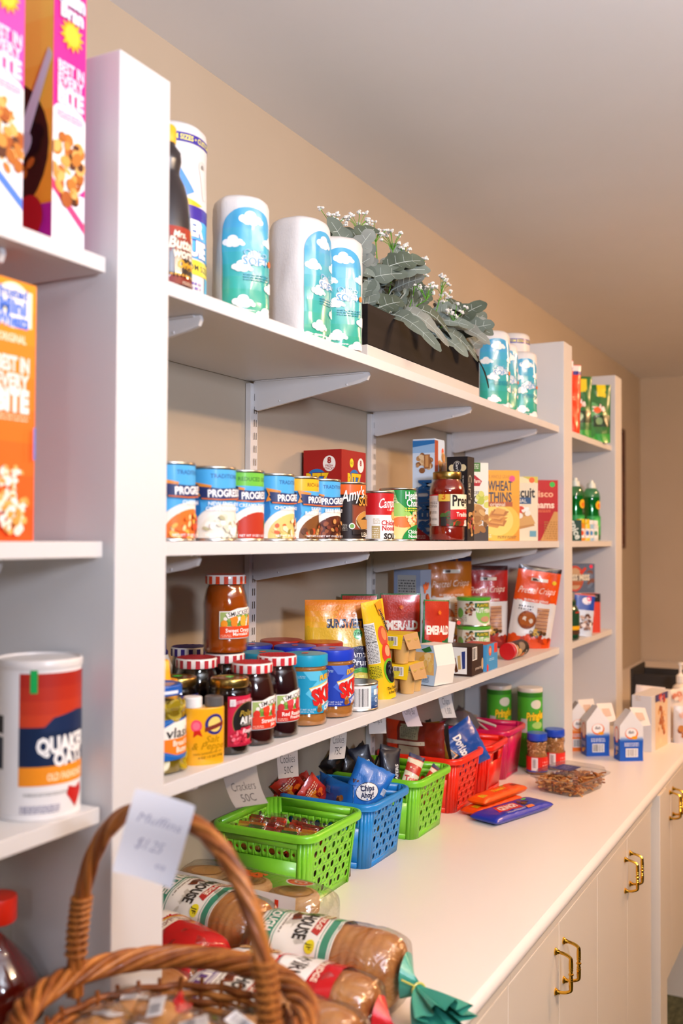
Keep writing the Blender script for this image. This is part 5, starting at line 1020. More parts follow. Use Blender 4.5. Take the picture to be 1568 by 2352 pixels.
# cracker packs ----------------------------------------------------------
def pack_mesh(k):
    mb = MB(); mb.box(-.019, .019, -.0155, .0155, -.006, .006, M(('d8882a', 'b8401c', 'c9762a', '8a2014')[k], 'print'), .002)
    a = Art(); a.rect(-1.7, -1.3, 1.7, 1.3, ('e0b83a', 'd8381c', '2f7a34', 'c8281c')[k]); a.rect(-1.7, -.5, 1.7, .35, ('c02818', 'e8b01c', 'e0c23a', 'a01a14')[k]).ell(.2, 0, .6, .4, 'f2e6c8').lines(-1.4, -.35, 1.2, .2, 2, 'f4ecd8', k)
    a.emit(mb, fZ(.0062)); return mb
def film_mesh(sx, sy, sz, seed, wr=.0012, mat=None, fin_=.006):
    mb = MB(); nx, ny = 12, 8; vs = []; top = []
    for sgn in (1, -1):
        b = len(mb.v); vv = []
        for i in range(nx + 1):
            for j in range(ny + 1):
                u = -1 + 2 * i / nx; v = -1 + 2 * j / ny; e = (max(0, 1 - abs(u) ** 8) * max(0, 1 - abs(v) ** 8)) ** .5
                q = noise.noise(Vector((u * 4 + seed, v * 4, sgn * 2))) * wr
                vv.append((u * (sx + fin_), v * sy, sgn * (sz * e) + q * min(1, e * 2 + .3)))
        mb.add(vv, [(i * (ny + 1) + j, (i + 1) * (ny + 1) + j, (i + 1) * (ny + 1) + j + 1, i * (ny + 1) + j + 1) for i in range(nx) for j in range(ny)], mat or FILM)
    return mb
protos = []
for k in range(4):
    t = thing('cracker_pack', 'x', 'crackers', (0, 0, 0)); pack_mesh(k).build('crackers', t, smooth=False); film_mesh(.0205, .018, .0075, k * 3).build('wrapper', t); protos.append(t)
used = set()
ORD = ('first', 'second', 'third', 'fourth', 'fifth', 'sixth', 'seventh', 'eighth', 'ninth')
def copy_tree(o, parent=None):
    c = o.copy(); COL.objects.link(c)
    if parent is not None: c.parent = parent
    for ch in list(o.children):
        if ch.name in SNAP.get(o.name, ()): copy_tree(ch, c)
    return c
SNAP = {}
def clone(o):
    SNAP.clear()
    def rec(p): SNAP[p.name] = [c.name for c in p.children]; [rec(c) for c in p.children]
    rec(o); return copy_tree(o)
r = random.Random(12); zb = CT + .062
cells = []
for row in range(3):
    for i in range(9): cells.append((.034 + i * .0185, 1.572 + row * .043 + (i % 2) * .006, row))
for layer in range(2):
    for i, (x, y, row) in enumerate(cells):
        if layer == 1 and i % 3 == 1: continue
        k = (row * 2 + i + layer) % 4 if row < 2 else (1 if i % 2 else 3)
        o = protos[k] if k not in used else clone(protos[k]); used.add(k)
        o.location = (x + r.uniform(-.003, .003), y + r.uniform(-.004, .004), zb + .012 + layer * .022 + .0225 * (row == 2) * 0 + r.uniform(0, .004))
        o.rotation_euler = (r.uniform(-.2, .2), R_(-62 + r.uniform(-10, 10)), R_(90 + r.uniform(-12, 12)))
        o['label'] = '%s %s cracker pack from the wall, %s row, %s layer, front green basket' % (ORD[i % 9], ('yellow', 'orange-red', 'green', 'dark red')[k], ('near', 'middle', 'far')[row], ('lower', 'upper')[layer]); o['group'] = 'cracker packs in the green basket'
mb = MB(); mb.box(.03, .21, 1.555, 1.735, CT + .004, CT + .052, M('5a4632', 'paper'), .002)
tag(mb.build('box_liner'), 'brown card liner at the bottom of the front green basket', 'liner')
def snackbag(name, label, w, h, t_, loc, rot, a, bk, group, seed, crimp=.0016, wr=.004, tw=0):
    o = pouch(name, label, 'snack bag', w, h, t_, (0, 0, 0), 0, a, bk, group=group, seed=seed, pillow=True, wr=wr, crimp=crimp, step=.006)
    o.location = loc; o.rotation_euler = [R_(q) for q in rot]; return o
a = Art(); W, H = 5.0, 7.4; a.rect(-W, 0, W, H, '1a6cc4').poly([(-4.8, 0), (-1.8, 0), (-1.6, 1.2), (-3.4, 2.0), (-5, 1.6)], 'd8401c').ell(.2, 4.7, 2.6, 1.95, '1a2a5a', 26, rot=.5).ell(.2, 4.7, 2.45, 1.8, 'f4f2ee', 26, rot=.5).txt('Chips', -.1, 5.35, 1.15, '1a2450', .04, w=3.1, rot=.5).txt('Ahoy!', .5, 4.1, 1.1, '1a2450', .04, w=2.9, rot=.5).blobs(-3.4, 5.8, .8, .6, ['4a2418', '6a3a22'], 5, .3, 2).rect(3.2, 5.4, 4.4, 6.8, 'c8d8e8').lines(3.3, 5.5, 4.3, 6.7, 5, '2a5aa0').blobs(-3.2, 2.2, 1.1, .8, ['a8602c', '7a3a1c'], 10, .5, 3)
snackbag('cookie_bag', 'blue cookie bag standing up in the blue basket with round white name badge', .088, .105, .03, (.155, 1.862, CT + .090), (-28, -14, -52), a, '1a6cc4', 'blue cookie bags', 4)
b = Art(); b.rect(-W, 0, W, 9, '1a6cc4').blobs(-.4, 3.0, 2.2, 1.2, ['b8702c', '5a2c18', 'c98a48'], 18, .6, 4).rect(1.6, 5.6, 3.2, 7.6, '3a86d4').lines(1.7, 5.8, 3.1, 7.4, 4, 'a8c8e8').poly([(-5, 7.2), (5, 8.6), (5, 9.2), (-5, 9.2)], '1558a8')
snackbag('cookie_bag', 'blue cookie bag lying flat on its side in the blue basket', .085, .125, .034, (.165, 1.83, CT + .112), (88, 0, -118), b, '1a6cc4', 'blue cookie bags', 7)
snackbag('cookie_bag', 'crumpled blue cookie bag tucked under the standing one at the basket front', .07, .08, .03, (.185, 1.905, CT + .082), (20, -10, -30), b, '1a6cc4', 'blue cookie bags', 9, wr=.007)
a = Art(); a.rect(-4, 0, 4, 9, 'c8301c').blobs(0, 4.2, 2.6, 3, ['e86a1c', 'a81c14', 'f0922c', '8a140c'], 20, .9, 4).lines(-2, 6, 2, 7.4, 3, 'f0c8b0')
for i, (x, y, z, q) in enumerate(((.045, 1.83, .105, (40, 20, -40)), (.068, 1.812, .088, (64, -10, -70)), (.082, 1.856, .098, (50, 10, -20)), (.05, 1.87, .075, (30, 0, -60)))):
    snackbag('snack_bag', ('topmost', 'front', 'right hand', 'lowest')[i] + ' red snack bag at the wall end of the blue basket', .062, .082, .024, (x, y, CT + z + .002), q, a, 'b82a1a', 'red snack bags', 20 + i, wr=.006)
# filler snacks low in the baskets (seen through the holes)
G = 'yellow wrapped snacks low in the baskets'
fp = None
for bi, (ya, yb) in enumerate(((1.80, 1.945), (2.025, 2.17), (1.565, 1.72))):
    for i in range(3):
        for j in range(4):
            y_ = ya + (yb - ya) * j / 3; z_ = CT + .022 + .019 * i; x_ = .176 - .02 * ((i + j) % 2)
            if bi == 2 and i > 0: continue
            if fp is None:
                a = Art(); a.rect(-2, 0, 2, 4, 'e0b01c').rect(-2, 1.4, 2, 2.6, '2a2a4a').ell(0, 2, .8, .7, 'e8e0d0')
                fp = snackbag('snack_pack', 'x', .036, .05, .012, (0, 0, 0), (0, 0, 0), a, 'e8b81c', G, 40); o = fp
            else: o = fp.copy(); COL.objects.link(o)
            o.location = (x_, y_, z_ - .01); o.rotation_euler = (R_(80 + 9 * ((i * j) % 3)), R_(12 * (j % 2)), R_(-90 + 14 * ((i + j) % 3)))
            o['label'] = 'yellow navy snack pack, %s from near side, %s layer, ' % (ORD[j], ('bottom', 'middle', 'top')[i]) + ('the blue basket', 'the second lime green basket', 'the front lime green basket')[bi]; o['group'] = G
# navy wafer packs and bars in second green basket
a = Art(); a.rect(-4, 0, 4, 12, '14182c').rect(2.6, 1, 3.4, 10, 'd8dce4').txt('WAFERS', 1.4, 5, .9, 'e8ecf2', .02, rot=PI / 2).rect(-4, 0, -2.6, 12, '2a3458')
for i, (x, y, z, q) in enumerate(((.15, 2.04, .075, (-6, -12, -40)), (.125, 2.045, .082, (-16, -10, -48)), (.095, 2.05, .078, (14, -6, -56)))):
    snackbag('wafer_pack', ('navy wafer pack nearest the toasted bars', 'navy wafer pack in the middle of three', 'navy wafer pack nearest the wall')[i] + ' in the second green basket', .05, .105, .018, (x, y, CT + z + .004), q, a, '14182c', 'navy wafer packs', 50 + i, crimp=.001, wr=.003)
a = Art(); a.rect(-4, 0, 4, 9, '1a1210').blobs(0, 4, 3, 3.4, ['2a1c18', '3a2018', '14100e', '4a2a1c'], 24, 1, 6)
for i, (x, y, z, q) in enumerate(((.05, 2.05, .1, (50, 10, -40)), (.075, 2.085, .1, (70, 0, -20)), (.035, 2.10, .09, (40, -20, -60)), (.1, 2.10, .095, (60, 10, 10)), (.06, 2.13, .085, (35, 0, -30)))):
    snackbag('cookie_pack', ('topmost', 'second', 'rearmost', 'right', 'lowest')[i] + ' black foil cookie pack heaped at the back of the second green basket', .06, .085, .026, (x, y, CT + z + .012), q, a, '1a1210', 'black cookie packs', 60 + i, wr=.007)
a = Art(); a.rect(-3, 0, 3, 11, 'c8301c').rect(-3, 2.4, 3, 8.4, 'e8dcc0').poly([(-3, 5.6), (3, 4.8), (3, 6.8), (-3, 7.6)], 'c8301c').txt('Toast', .2, 3.8, 1.4, 'c8281c', .05, w=3.8, rot=.1).rect(-3, 8.6, 3, 11, '1a2a5a')
for i, (x, y, z, q) in enumerate(((.175, 2.07, .068, (-24, -18, -46)), (.195, 2.105, .05, (-44, -24, -40)))):
    snackbag('toast_pack', ('upper', 'lower')[i] + ' red and cream toast cracker pack in the second green basket', .04, .095, .018, (x, y, CT + z + .012), q, a, 'e0d4b8', 'toast packs', 70 + i, crimp=.001, wr=.003)
# chip bags in the red basket
a = Art(); a.rect(-6, 0, 6, 12, '6a1c10').rect(-6, 0, 6, 4.2, 'd8401c').rect(-5, 5, -1.2, 10.4, '8a8468').rect(.6, 4.6, 5, 10.6, 'b0a88a').lines(-4.6, 5.4, -1.6, 10, 8, '5a5040').poly([(-.8, 12), (.2, 12), (.4, 0), (-.6, 0)], 'c9c0a8').ell(3, 3.4, 1.8, 1.4, 'e8742a')
snackbag('chip_bag', 'brown and red chip bag lying across the perforated red basket', .11, .165, .045, (.02, 2.30, CT + .150), (-88, 0, -96), a, '7a2010', 'chip bags', 80, wr=.006)
b = Art(); b.rect(-6, 0, 6, 12, '8a6a1c').blobs(0, 6, 5, 5, ['b8942c', '2c4a1c', 'd8b43a', '3a2a14'], 26, 1.4, 8)
snackbag('chip_bag', 'olive and yellow chip bag at the wall side of the red basket', .10, .14, .04, (.05, 2.345, CT + .145), (-82, 12, -110), b, '8a6a1c', 'chip bags', 83, wr=.007)
a = Art(); a.rect(-4, 0, 4, 12, '181412').rect(1.0, .6, 1.6, 11, 'd8d2c8').rect(-3, 7, 0, 10, '3a3430').blobs(-1, 4, 1.6, 2.4, ['2a2420', '4a3a30'], 10, .6, 3)
for i, (x, y, z, q) in enumerate(((.155, 2.335, .085, (8, 10, -62)), (.128, 2.36, .088, (22, 6, -70)))):
    snackbag('cookie_pack', ('black cookie pack with pale stripe standing in the red basket', 'black cookie pack leaning behind the pale striped one')[i], .06, .105, .022, (x, y, CT + z + .008), q, a, '181412', 'black cookie packs', 90 + i, wr=.005)
a = Art(); a.rect(-6, 0, 6, 12, '12489a').txt('Doritos', -.4, 6.8, 2.4, 'e8e8ec', .05, w=6.4, out='101428', rot=.0).poly([(-3, 3.2), (2.4, 2.0), (1.6, 5.0)], '101018').poly([(-2.2, 3.3), (1.4, 2.6), (1.0, 4.5)], 'd8842a').poly([(-1.6, 3.4), (.9, 3.0), (.7, 4.1)], '12182a').blobs(-4, 2, 1.2, 1.2, ['1c66c0', '0e3270'], 6, .8, 3)
snackbag('chip_bag', 'blue corn chip bag lying at the front of the red basket', .12, .135, .034, (.150, 2.33, CT + .105), (-68, -18, -40), a, '1450a8', 'chip bags', 95, wr=.005)
# paper and tongs in magenta basket
t = thing('serving_tongs', 'pale handled tongs resting in the magenta basket', 'tongs', (.115, 2.70, CT + .09), R_(-20))
mb = MB(); mb.tube([(-.05, 0, .03), (0, .006, .055), (.06, .01, .045)], .0035, M('e2d8cc', 'plastic'), 8); mb.build('upper_arm', t); MB().tube([(-.05, 0, .03), (0, .0, .05), (.05, -.012, .034)], .003, M('c8beb2', 'plastic'), 8).build('lower_arm', t)
def film_ball(name, label, loc, r_, sc, seed, mat, jit=1.2, rz=0):
    mb = MB(); mb.ball((0, 0, 0), r_, mat, 16, sc, jit, seed); return tag(mb.build(name, ang=80), label, 'bag', None, loc, rz)
film_ball('foil_bag', 'grey crumpled foil bag with paper in the magenta basket', (.075, 2.70, CT + .125), .045, (.8, 1, .85), 3, M('77716c', 'foil'))
# price cards hanging from the bottom shelf ------------------------------------
def card(label, y, w, hgt, lines_, bend, x0=.245, c='c2bdb8', twist=0, z0=1.2375, group='paper price cards hanging under the bottom shelf', rot=-32):  # card colours toned down: shade behind the shelf front is put into the paper
    mb = MB(); n = 14; m = M(c, 'paper'); rr = R_(rot); cx, sx = math.cos(rr + PI / 2), math.sin(rr + PI / 2)
    def fn(u, v, o):   # v measured from the bottom of the card; it curls towards the room
        t_ = 1 - v / hgt; k = u * (1 - .04 * t_)
        out = bend * t_ ** 2; sw = twist * t_ * t_ + .004 * t_
        lx, ly = k + sw, 0
        return (x0 + lx * cx + (out + o) * math.cos(rr), y + lx * sx + (out + o) * math.sin(rr), z0 - hgt * t_ * (1 - .12 * t_))
    W = w * 50; H = hgt * 100
    a = Art(); a.rect(-W, 0, W, H, c, 'paper'); a.sh += [(p, q, 'paper') for p, q, _ in Art().txt(lines_[0], 0, H * .46, H * .19, '26262a', -.012, w=w * 100 * (.70 if len(lines_[0]) > 5 else .55), shear=.0).sh]
    if len(lines_) > 1: a.sh += [(p, q, 'paper') for p, q, _ in Art().txt(lines_[1], .1, H * .2, H * .19, '26262a', -.012, w=w * 42).sh]
    a.emit(mb, fn, du=.01, dv=.006, base=0, eps=1e-4); A2 = Art().rect(-W, 0, W, H, c, 'paper'); A2.emit(mb, lambda u, v, o: fn(u, v, -o), du=.01, dv=.006, base=.0004)
    return tag(mb.build('price_card', ang=80), label, 'price card', group)
card('grey paper card reading Crackers 50C over the front green basket', 1.288, .058, .088, ('Crackers', '50C'), -.006, twist=.022, c='aca59b')
card('paper card reading Cookies 50C above the blue basket', 1.505, .042, .098, ('Cookies', '50C'), -.018, x0=.20, twist=.010)
card('paper card reading Cookies behind the navy wafer packs', 1.70, .034, .095, ('Cookies', '75C'), .01, x0=.20, twist=-.012, rot=-40)
card('paper card reading Chips above the brown chip bag', 1.865, .038, .075, ('Chips',), 0, x0=.20, c='c6c3c2', rot=-50)
card('pinkish paper card reading Candy Bar over the red basket', 2.02, .036, .085, ('Candy Bar',), .012, x0=.20, twist=.012, c='cbbcc0', rot=-50)
card('curled paper card over the magenta basket', 2.235, .034, .10, ('Chips', '1.00'), .02, x0=.20, twist=.006, c='c6c3c2', rot=-50)
# tubes of crisps, nut jars, clamshell, candy ----------------------------------
for i, (x, y) in enumerate(((.150, 2.850), (.246, 2.846))):
    t = thing('crisp_tube', ('green crisp tube half behind the magenta basket', 'green crisp tube beside the second upright')[i], 'canister', (x - .02, y - .0, CT), R_(-48), 'green crisp tubes')
    MB().lathe([(.0355, 0), (.0362, .001), (.0358, .004), (.0358, .222), (.0362, .224)], M('3f9a24', 'print'), 48).build('tube', t)
    MB().lathe([(.0368, .216), (.037, .218), (.037, .226), (.036, .2275), (.033, .2275), (.001, .2265)], M('d8d0c0', 'plastic'), 48).build('lid', t, ang=40)
    a = Art(); a.rect(-11, .6, 11, 21.4, '4aa82a').ell(.4, 18.2, 1.7, 1.3, 'd8d4c0', 26).txt('Pringles', .4, 15.0, 2.3, 'f2c81c', .05, w=6.0, shear=.2, rot=.12, out='5a2a10').ell(.8, 12.2, 1.8, 1.0, 'a8cc6a').rect(-4.4, 10, -2.4, 14, 'c8c0b8').rect(-11, 20.2, 11, 21.4, '2f7a1c')
    mb = MB(); a.emit(mb, fC(.036), du=.004); mb.build('label', t)
for i, (x, y) in enumerate(((.214, 2.872 - .15), (.262, 2.93 - .1))):
    x, y = ((.272, 2.762), (.300, 2.842))[i]
    a = Art(); a.rect(-9, .8, 9, 5.0, 'd8281c').rect(-2.8, 1.0, -1.0, 4.8, 'e8e4e0').bars(-2.5, 2.0, -1.3, 4.4, '2a2a2a', 'e8e4e0', 4, 9).lines(.4, 1.6, 3, 4.2, 3, 'f0a8a0').rect(-9, .8, 9, 1.2, '2a4ab0')
    t = jar('peanut_jar', ('plastic jar of chopped nuts with blue lid in front', 'plastic jar of chopped nuts with blue lid touching the upright')[i], 'jar', x, y, CT, [(.026, 0), (.029, .003), (.0295, .008), (.0295, .05), (.027, .06), (.026, .068), (.029, .08), (.029, .088), (.025, .094)], ('b07a48', .090), (.0285, .094, .114, '1c48c0', 'plastic', .0006), -50, 'nut jars with blue lids', a, .0299, (.008, .05))
    mb = MB(); r = random.Random(i)
    for q in range(150):
        th = r.uniform(-2.6, 1.0); zz = r.uniform(.051, .09); rr = .0245 if zz < .075 else .0262
        mb.ball((rr * math.cos(th), rr * math.sin(th), zz), .0034, M(('c08a58', '9a6438', 'd8a878')[q % 3], 'matte'), 5, (1, .8, .7), .4, q)
    mb.build('chopped_nuts', t)
t = thing('nut_clamshell', 'clear clamshell of mixed nuts and pretzel sticks on the worktop', 'food container', (.402, 2.632, CT), R_(-12))
def tray(mb, z0, z1, a0, b0, a1, b1, m, close=False):
    P = []
    for z, a_, b_ in ((z0, a0, b0), (z1, a1, b1)):
        for th in range(32):
            q = 2 * PI * th / 32; c_, s_ = math.cos(q), math.sin(q); k = (abs(c_) ** 6 + abs(s_) ** 6) ** (-1 / 6); P.append((a_ * c_ * k, b_ * s_ * k, z))
    mb.add(P, [(i, (i + 1) % 32, 32 + (i + 1) % 32, 32 + i) for i in range(32)] + ([tuple(range(32))] if close else []), m)
mb = MB(); tray(mb, .001, .038, .060, .080, .070, .092, PLAS, True); tray(mb, .038, .0385, .070, .092, .080, .103, PLAS); mb.build('tray', t)
mb = MB(); tray(mb, .0395, .040, .080, .103, .071, .093, PLAS); tray(mb, .0538, .040, .066, .086, .071, .093, PLAS, True); mb.build('lid', t)
mb = MB(); r = random.Random(9)
cols = ['b5692c', 'c98340', '8a4a1e', 'd8a060', 'a85c24', 'e0c080']
for q in range(620):
    x, y = r.uniform(-.057, .057), r.uniform(-.076, .076); z = r.choice((.008, .016, .024, .032)) + r.uniform(-.004, .004)
    edge = max(abs(x) / .057, abs(y) / .076)
    if edge < .72 and z < .028: continue
    if q % 3: 
        th = r.uniform(0, PI); d = Vector((math.cos(th), math.sin(th), r.uniform(-.25, .25))) * .011; mb.tube([Vector((x, y, z)) - d, Vector((x, y, z + .002)), Vector((x, y, z)) + d], .0021, M(cols[q % 5], 'matte'), 5)
    else: mb.ball((x, y, z), .0062, M(cols[q % 6], 'matte'), 6, (1.2, .7, .55), .5, q, Matrix.Rotation(r.uniform(0, 3), 3, 'Z') @ Matrix.Rotation(r.uniform(-.6, .6), 3, 'X'))
o = mb.build('snack_mix', t, ang=70); o['kind'] = 'stuff'
mb = MB(); a = Art(); a.rect(-4.0, -2.8, 2.4, 3.2, '2e2a6a').lines(-2.6, -1.2, 1.0, 1.6, 3, '8a84b8'); a.emit(mb, lambda u, v, o_: (v * .9 - .012, -u - .01, .0545 + o_)); mb.build('label', t, label='dark violet label on the lid')
# candy packs
def slab(name, label, L, Wd, T, loc, rz, art, bk, group, seed):
    mb = MB(); W2, L2 = Wd / 2, L / 2
    def fn(sd):
        def g(u, v, o):
            a_, b_ = max(-1, min(1, u / L2)), max(-1, min(1, v / W2)); e = (max(0, 1 - abs(a_) ** 9) * max(0, 1 - abs(b_) ** 7)) ** .5
            q = noise.noise(Vector((u * 60 + seed, v * 60, sd))) * .0014
            return (u, v, T / 2 + sd * (T / 2 * e + o) + q * e * (sd > 0))
        return g
    A = Art(); A.rect(-L2 * 100, -W2 * 100, L2 * 100, W2 * 100, bk, 'foil'); A.sh += art.sh
    A.emit(mb, fn(1), du=.005, dv=.004, fin='foil', base=0, eps=1e-4, clip=(-L2 * 100, -W2 * 100, L2 * 100, W2 * 100)); Art().rect(-L2 * 100, -W2 * 100, L2 * 100, W2 * 100, bk, 'foil').emit(mb, fn(-1), du=.005, dv=.004, base=0)
    return tag(mb.build(name, ang=70), label, 'candy', group, loc, R_(rz))
a = Art(); a.txt("Reese's", .6, .3, 1.5, 'f2b81c', .05, w=5.4, out='5a2a10', shear=.2).rect(-8.4, -1.2, -6.4, .6, 'f0c81c').rect(6.4, -.6, 8.2, .8, '8a3a1c').lines(-8.2, -1.0, -6.6, .4, 3, '8a4a1c').ell(3.8, 1.4, .7, .35, '6fc43a')
slab('candy_pack', 'upper orange peanut butter cup pack lying against the red baskets', .20, .052, .020, (.290, 2.372, CT + .0208), 77, a, 'f2560c', 'orange candy packs', 3)
slab('candy_pack', 'lower orange peanut butter cup pack partly under the other', .20, .052, .020, (.284, 2.348, CT + .0004), 76, a, 'ee4a0c', 'orange candy packs', 5)
a = Art(); a.poly([(-7, -1.4), (1.4, -2.2), (2.4, 1.6), (-5, 2.2)], 'd8301c').txt('CRUNCH', -2, .2, 2.2, 'f0e4e0', .07, w=6.4, shear=.25, out='a01812').blobs(4.2, .2, 1.8, 1.8, ['5a2c1c', '7a4028', '3a1c14'], 12, .7, 5).ell(6.6, 1.6, .9, .4, '4fd04a').rect(1.6, -3.4, 4.4, -2.4, 'e8742a').lines(-6, -3.2, 1, -2.6, 2, 'd8c8e8')
slab('candy_pack', 'blue candy bar pack with red lettering lying in front of the orange packs', .232, .078, .021, (.345, 2.318, CT + .0004), 72, a, '1c2fa8', 'blue candy pack', 8)
# gable-top snack bags with price tags, far worktop
def gable(label, x, y, c, c2, rz, tag_, seed, w=.072, d=.048, h=.15):
    t = thing('gable_bag', label, 'bag', (x, y, CT), R_(rz), 'gable topped fish cracker bags')
    mb = MB(); a_, b_ = d / 2, w / 2; hb = h * .70; lo = M(c, 'print'); hi = M('e4e2e0', 'print')
    def bx(z): k = 1 - .02 * math.sin(z * 60); return [(-a_ * k, -b_ * k, z), (a_ * k, -b_ * k, z), (a_ * k, b_ * k, z), (-a_ * k, b_ * k, z)]
    L_ = [bx(0), bx(.03), bx(hb * .62), bx(hb)]; ridge = [(-a_ * .55, 0, h), (a_ * .55, 0, h)]
    for i in range(3): mb.add(L_[i] + L_[i + 1], [(j, (j + 1) % 4, 4 + (j + 1) % 4, 4 + j) for j in range(4)] + ([(3, 2, 1, 0)] if i == 0 else []), lo if i < 2 else hi)
    T_ = L_[3]; mb.add(T_ + [(0, -.002, h), (0, .002, h), (-a_ * .9, 0, h), (a_ * .9, 0, h)], [(0, 1, 7, 6), (2, 3, 6, 7), (1, 2, 7), (3, 0, 6)], hi)
    fz = hb * 100
    f_ = Art(); f_.grad(-w * 50, fz * .56, w * 50, fz * .70, c, 'e4e2e0', 5).ell(0, fz * .78, 2.0, 1.7, 'e8742a', 24).ell(-.1, fz * .8, 1.7, 1.4, 'f0ece8', 22).ell(.9, fz * .66, .95, .5, 'f0a01c').txt('fish', -.1, fz * .82, .9, '3a3a44', .02, shear=.3).lines(-2.2, fz * .42, 2.2, fz * .54, 3, 'e8eef6', seed).bars(-1.6, fz * .14, 1.7, fz * .34, '6a6462', 'eceae6', seed, 18)
    f_.emit(mb, lambda u, v, o: (a_ + o + .0008 * 0 + .0006, u, v), clip=(-w * 50 + .1, .2, w * 50 - .1, fz - .1))
    g_ = Art(); g_.ell(.1, fz * .72, 1.5, 2.4, 'e8641c', 22).ell(.1, fz * .72, 1.15, 2.0, 'f0e4dc', 20).blobs(0, fz * .22, 1.2, 1.6, ['e8a83a', 'f0b84a', c2], 8, .6, seed).lines(-1.6, fz * .3, 1.6, fz * .42, 3, 'dfe4f0', 3)
    g_.emit(mb, lambda u, v, o: (u, b_ + o + .0006, v) if False else (-u, b_ + .0006 + o, v), clip=(-d * 50 + .1, .2, d * 50 - .1, fz - .1))
    g_.emit(mb, fY(-b_ - .0006), clip=(-d * 50 + .1, .2, d * 50 - .1, fz - .1))
    mb.build('paper_bag', t, smooth=False)
    mb = MB(); q = .0008; T0 = [(-.004, -.03 * tag_[0], h - .004 - .012 * tag_[1]), (.03, .028, h - .004)]
    pts = [(.000, .004, h + .006), (.004, .050, h + .010 - .01 * tag_[1]), (.026, .058, h - .044), (.022, .012, h - .050)]
    mb.add(pts + [(p[0] - q, p[1] + q, p[2]) for p in pts], [(0, 1, 2, 3), (7, 6, 5, 4), (0, 4, 5, 1), (1, 5, 6, 2), (2, 6, 7, 3), (3, 7, 4, 0)], M('efe2d2', 'paper'))
    mb.add([(p[0] * .5 + .5 * .016 + q * 1.2, p[1] * .5 + .5 * .032 - q, p[2] * .4 + .6 * (h - .018)) for p in pts], [(0, 1, 2, 3)], M('d8b8a0', 'paper'))
    mb.build('price_tag', t, smooth=False, label='folded cream paper price tag')
gable('orange gable topped cracker bag against the last shelf bay', .290, 3.128, 'f0781c', 'e8601c', -62, (1, 0), 3)
gable('left one of the two blue gable topped cracker bags', .358, 3.085, '1c58b8', '163a80', -56, (1, .2), 5)
gable('right one of the two blue gable topped cracker bags, nearest the worktop edge', .462, 3.065, '1c58b8', '163a80', -56, (1, .6), 7)
a = Art(); a.rect(-6, 0, 6, 24, 'dcd8d6').lines(-2.0, 15.6, -.2, 17.4, 3, 'c8a05a').poly([(.2, 8.8), (1.0, 9.4), (1.0, 8.4), (.2, 7.8)], 'c83a2a').lines(1.2, 8.6, 2.2, 11.6, 2, 'c8b8b0')
b = Art(); b.rect(-6, 0, 6, 24, 'e8c8a0').blobs(0, 8, 3.6, 7, ['c9783c', 'e0a868', 'b05a2c', 'f0d0a8'], 40, 1.0, 4).rect(-6, 15, 6, 24, '4a4478').blobs(0, 15.4, 3, 1.6, ['e8a0a0', 'c83a2a'], 8, .9, 4)
carton('cereal_carton', 'tall white sided food box standing behind the blue cracker bags', 'box', .062, .19, .172, (.487, 3.30, CT), -8, 'dcd8d6', front=b, side=a)
for i, (x, y, w_, h_, c) in enumerate(((.44, 3.42, .1, .175, 'e0d0c4'), (.55, 3.50, .11, .165, 'ead8c4'), (.585, 3.42, .09, .12, 'd8d0cc'))):
    a = Art(); W = w_ * 50; H = h_ * 100; a.rect(-W, 0, W, H, c).blobs(0, H * .34, W * .7, H * .26, ['b5651f', 'c98340', '8a4318', 'e0a860'], 30, 1.1, i).blobs(0, H * .82, W * .8, H * .1, ['e8b8a0', 'd8886a', 'f0dcc8'], 10, 1.0, i + 3)
    pouch('snack_bag', ('pale snack bag behind the tall white food box', 'cream snack bag with brown cookie print at the right picture edge', 'low white snack bag at the worktop edge')[i], 'snack bag', w_, h_, .05, (x - (.0, .0, .01)[i], y, CT), (-58, -50, -62)[i], a, c, 4, (-6, 4, 0)[i], group='far snack bags', seed=100 + i, wr=.006)
t = thing('sanitizer_bottle', 'clear pump bottle of hand sanitizer on the far worktop', 'bottle', (.512, 3.70, CT), R_(-60))
MB().lathe([(.026, 0), (.030, .003), (.030, .12), (.026, .14), (.014, .15), (.0135, .156)], M('e0d2be', 'plastic'), 32).build('bottle', t)
mb = MB(); mb.lathe([(.0145, .154), (.015, .156), (.0145, .178), (.008, .184), (.0055, .188), (.0055, .214), (.009, .216), (.009, .224), (.001, .226)], M('efe8dc', 'plastic'), 24); mb.tube([(0, 0, .220), (.0, .028, .221), (.0, .038, .214)], [.005, .004, .003], M('efe8dc', 'plastic'), 10); mb.build('pump', t)
mb = MB(); mb.box(.30, .50, 3.88, 4.12, CT + .0005, CT + .02, M('2a2624', 'matte'), .003); mb.box(.30, .31, 3.88, 4.12, CT + .02, CT + .17, M('2a2624', 'matte'), .003)
for y_ in (3.885, 4.105): mb.box(.31, .50, y_, y_ + .01, CT + .02, CT + .15, M('2a2624', 'matte'), .003)
tag(mb.build('letter_tray'), 'dark brown desk tray at the far end of the worktop behind the pump bottle', 'tray')
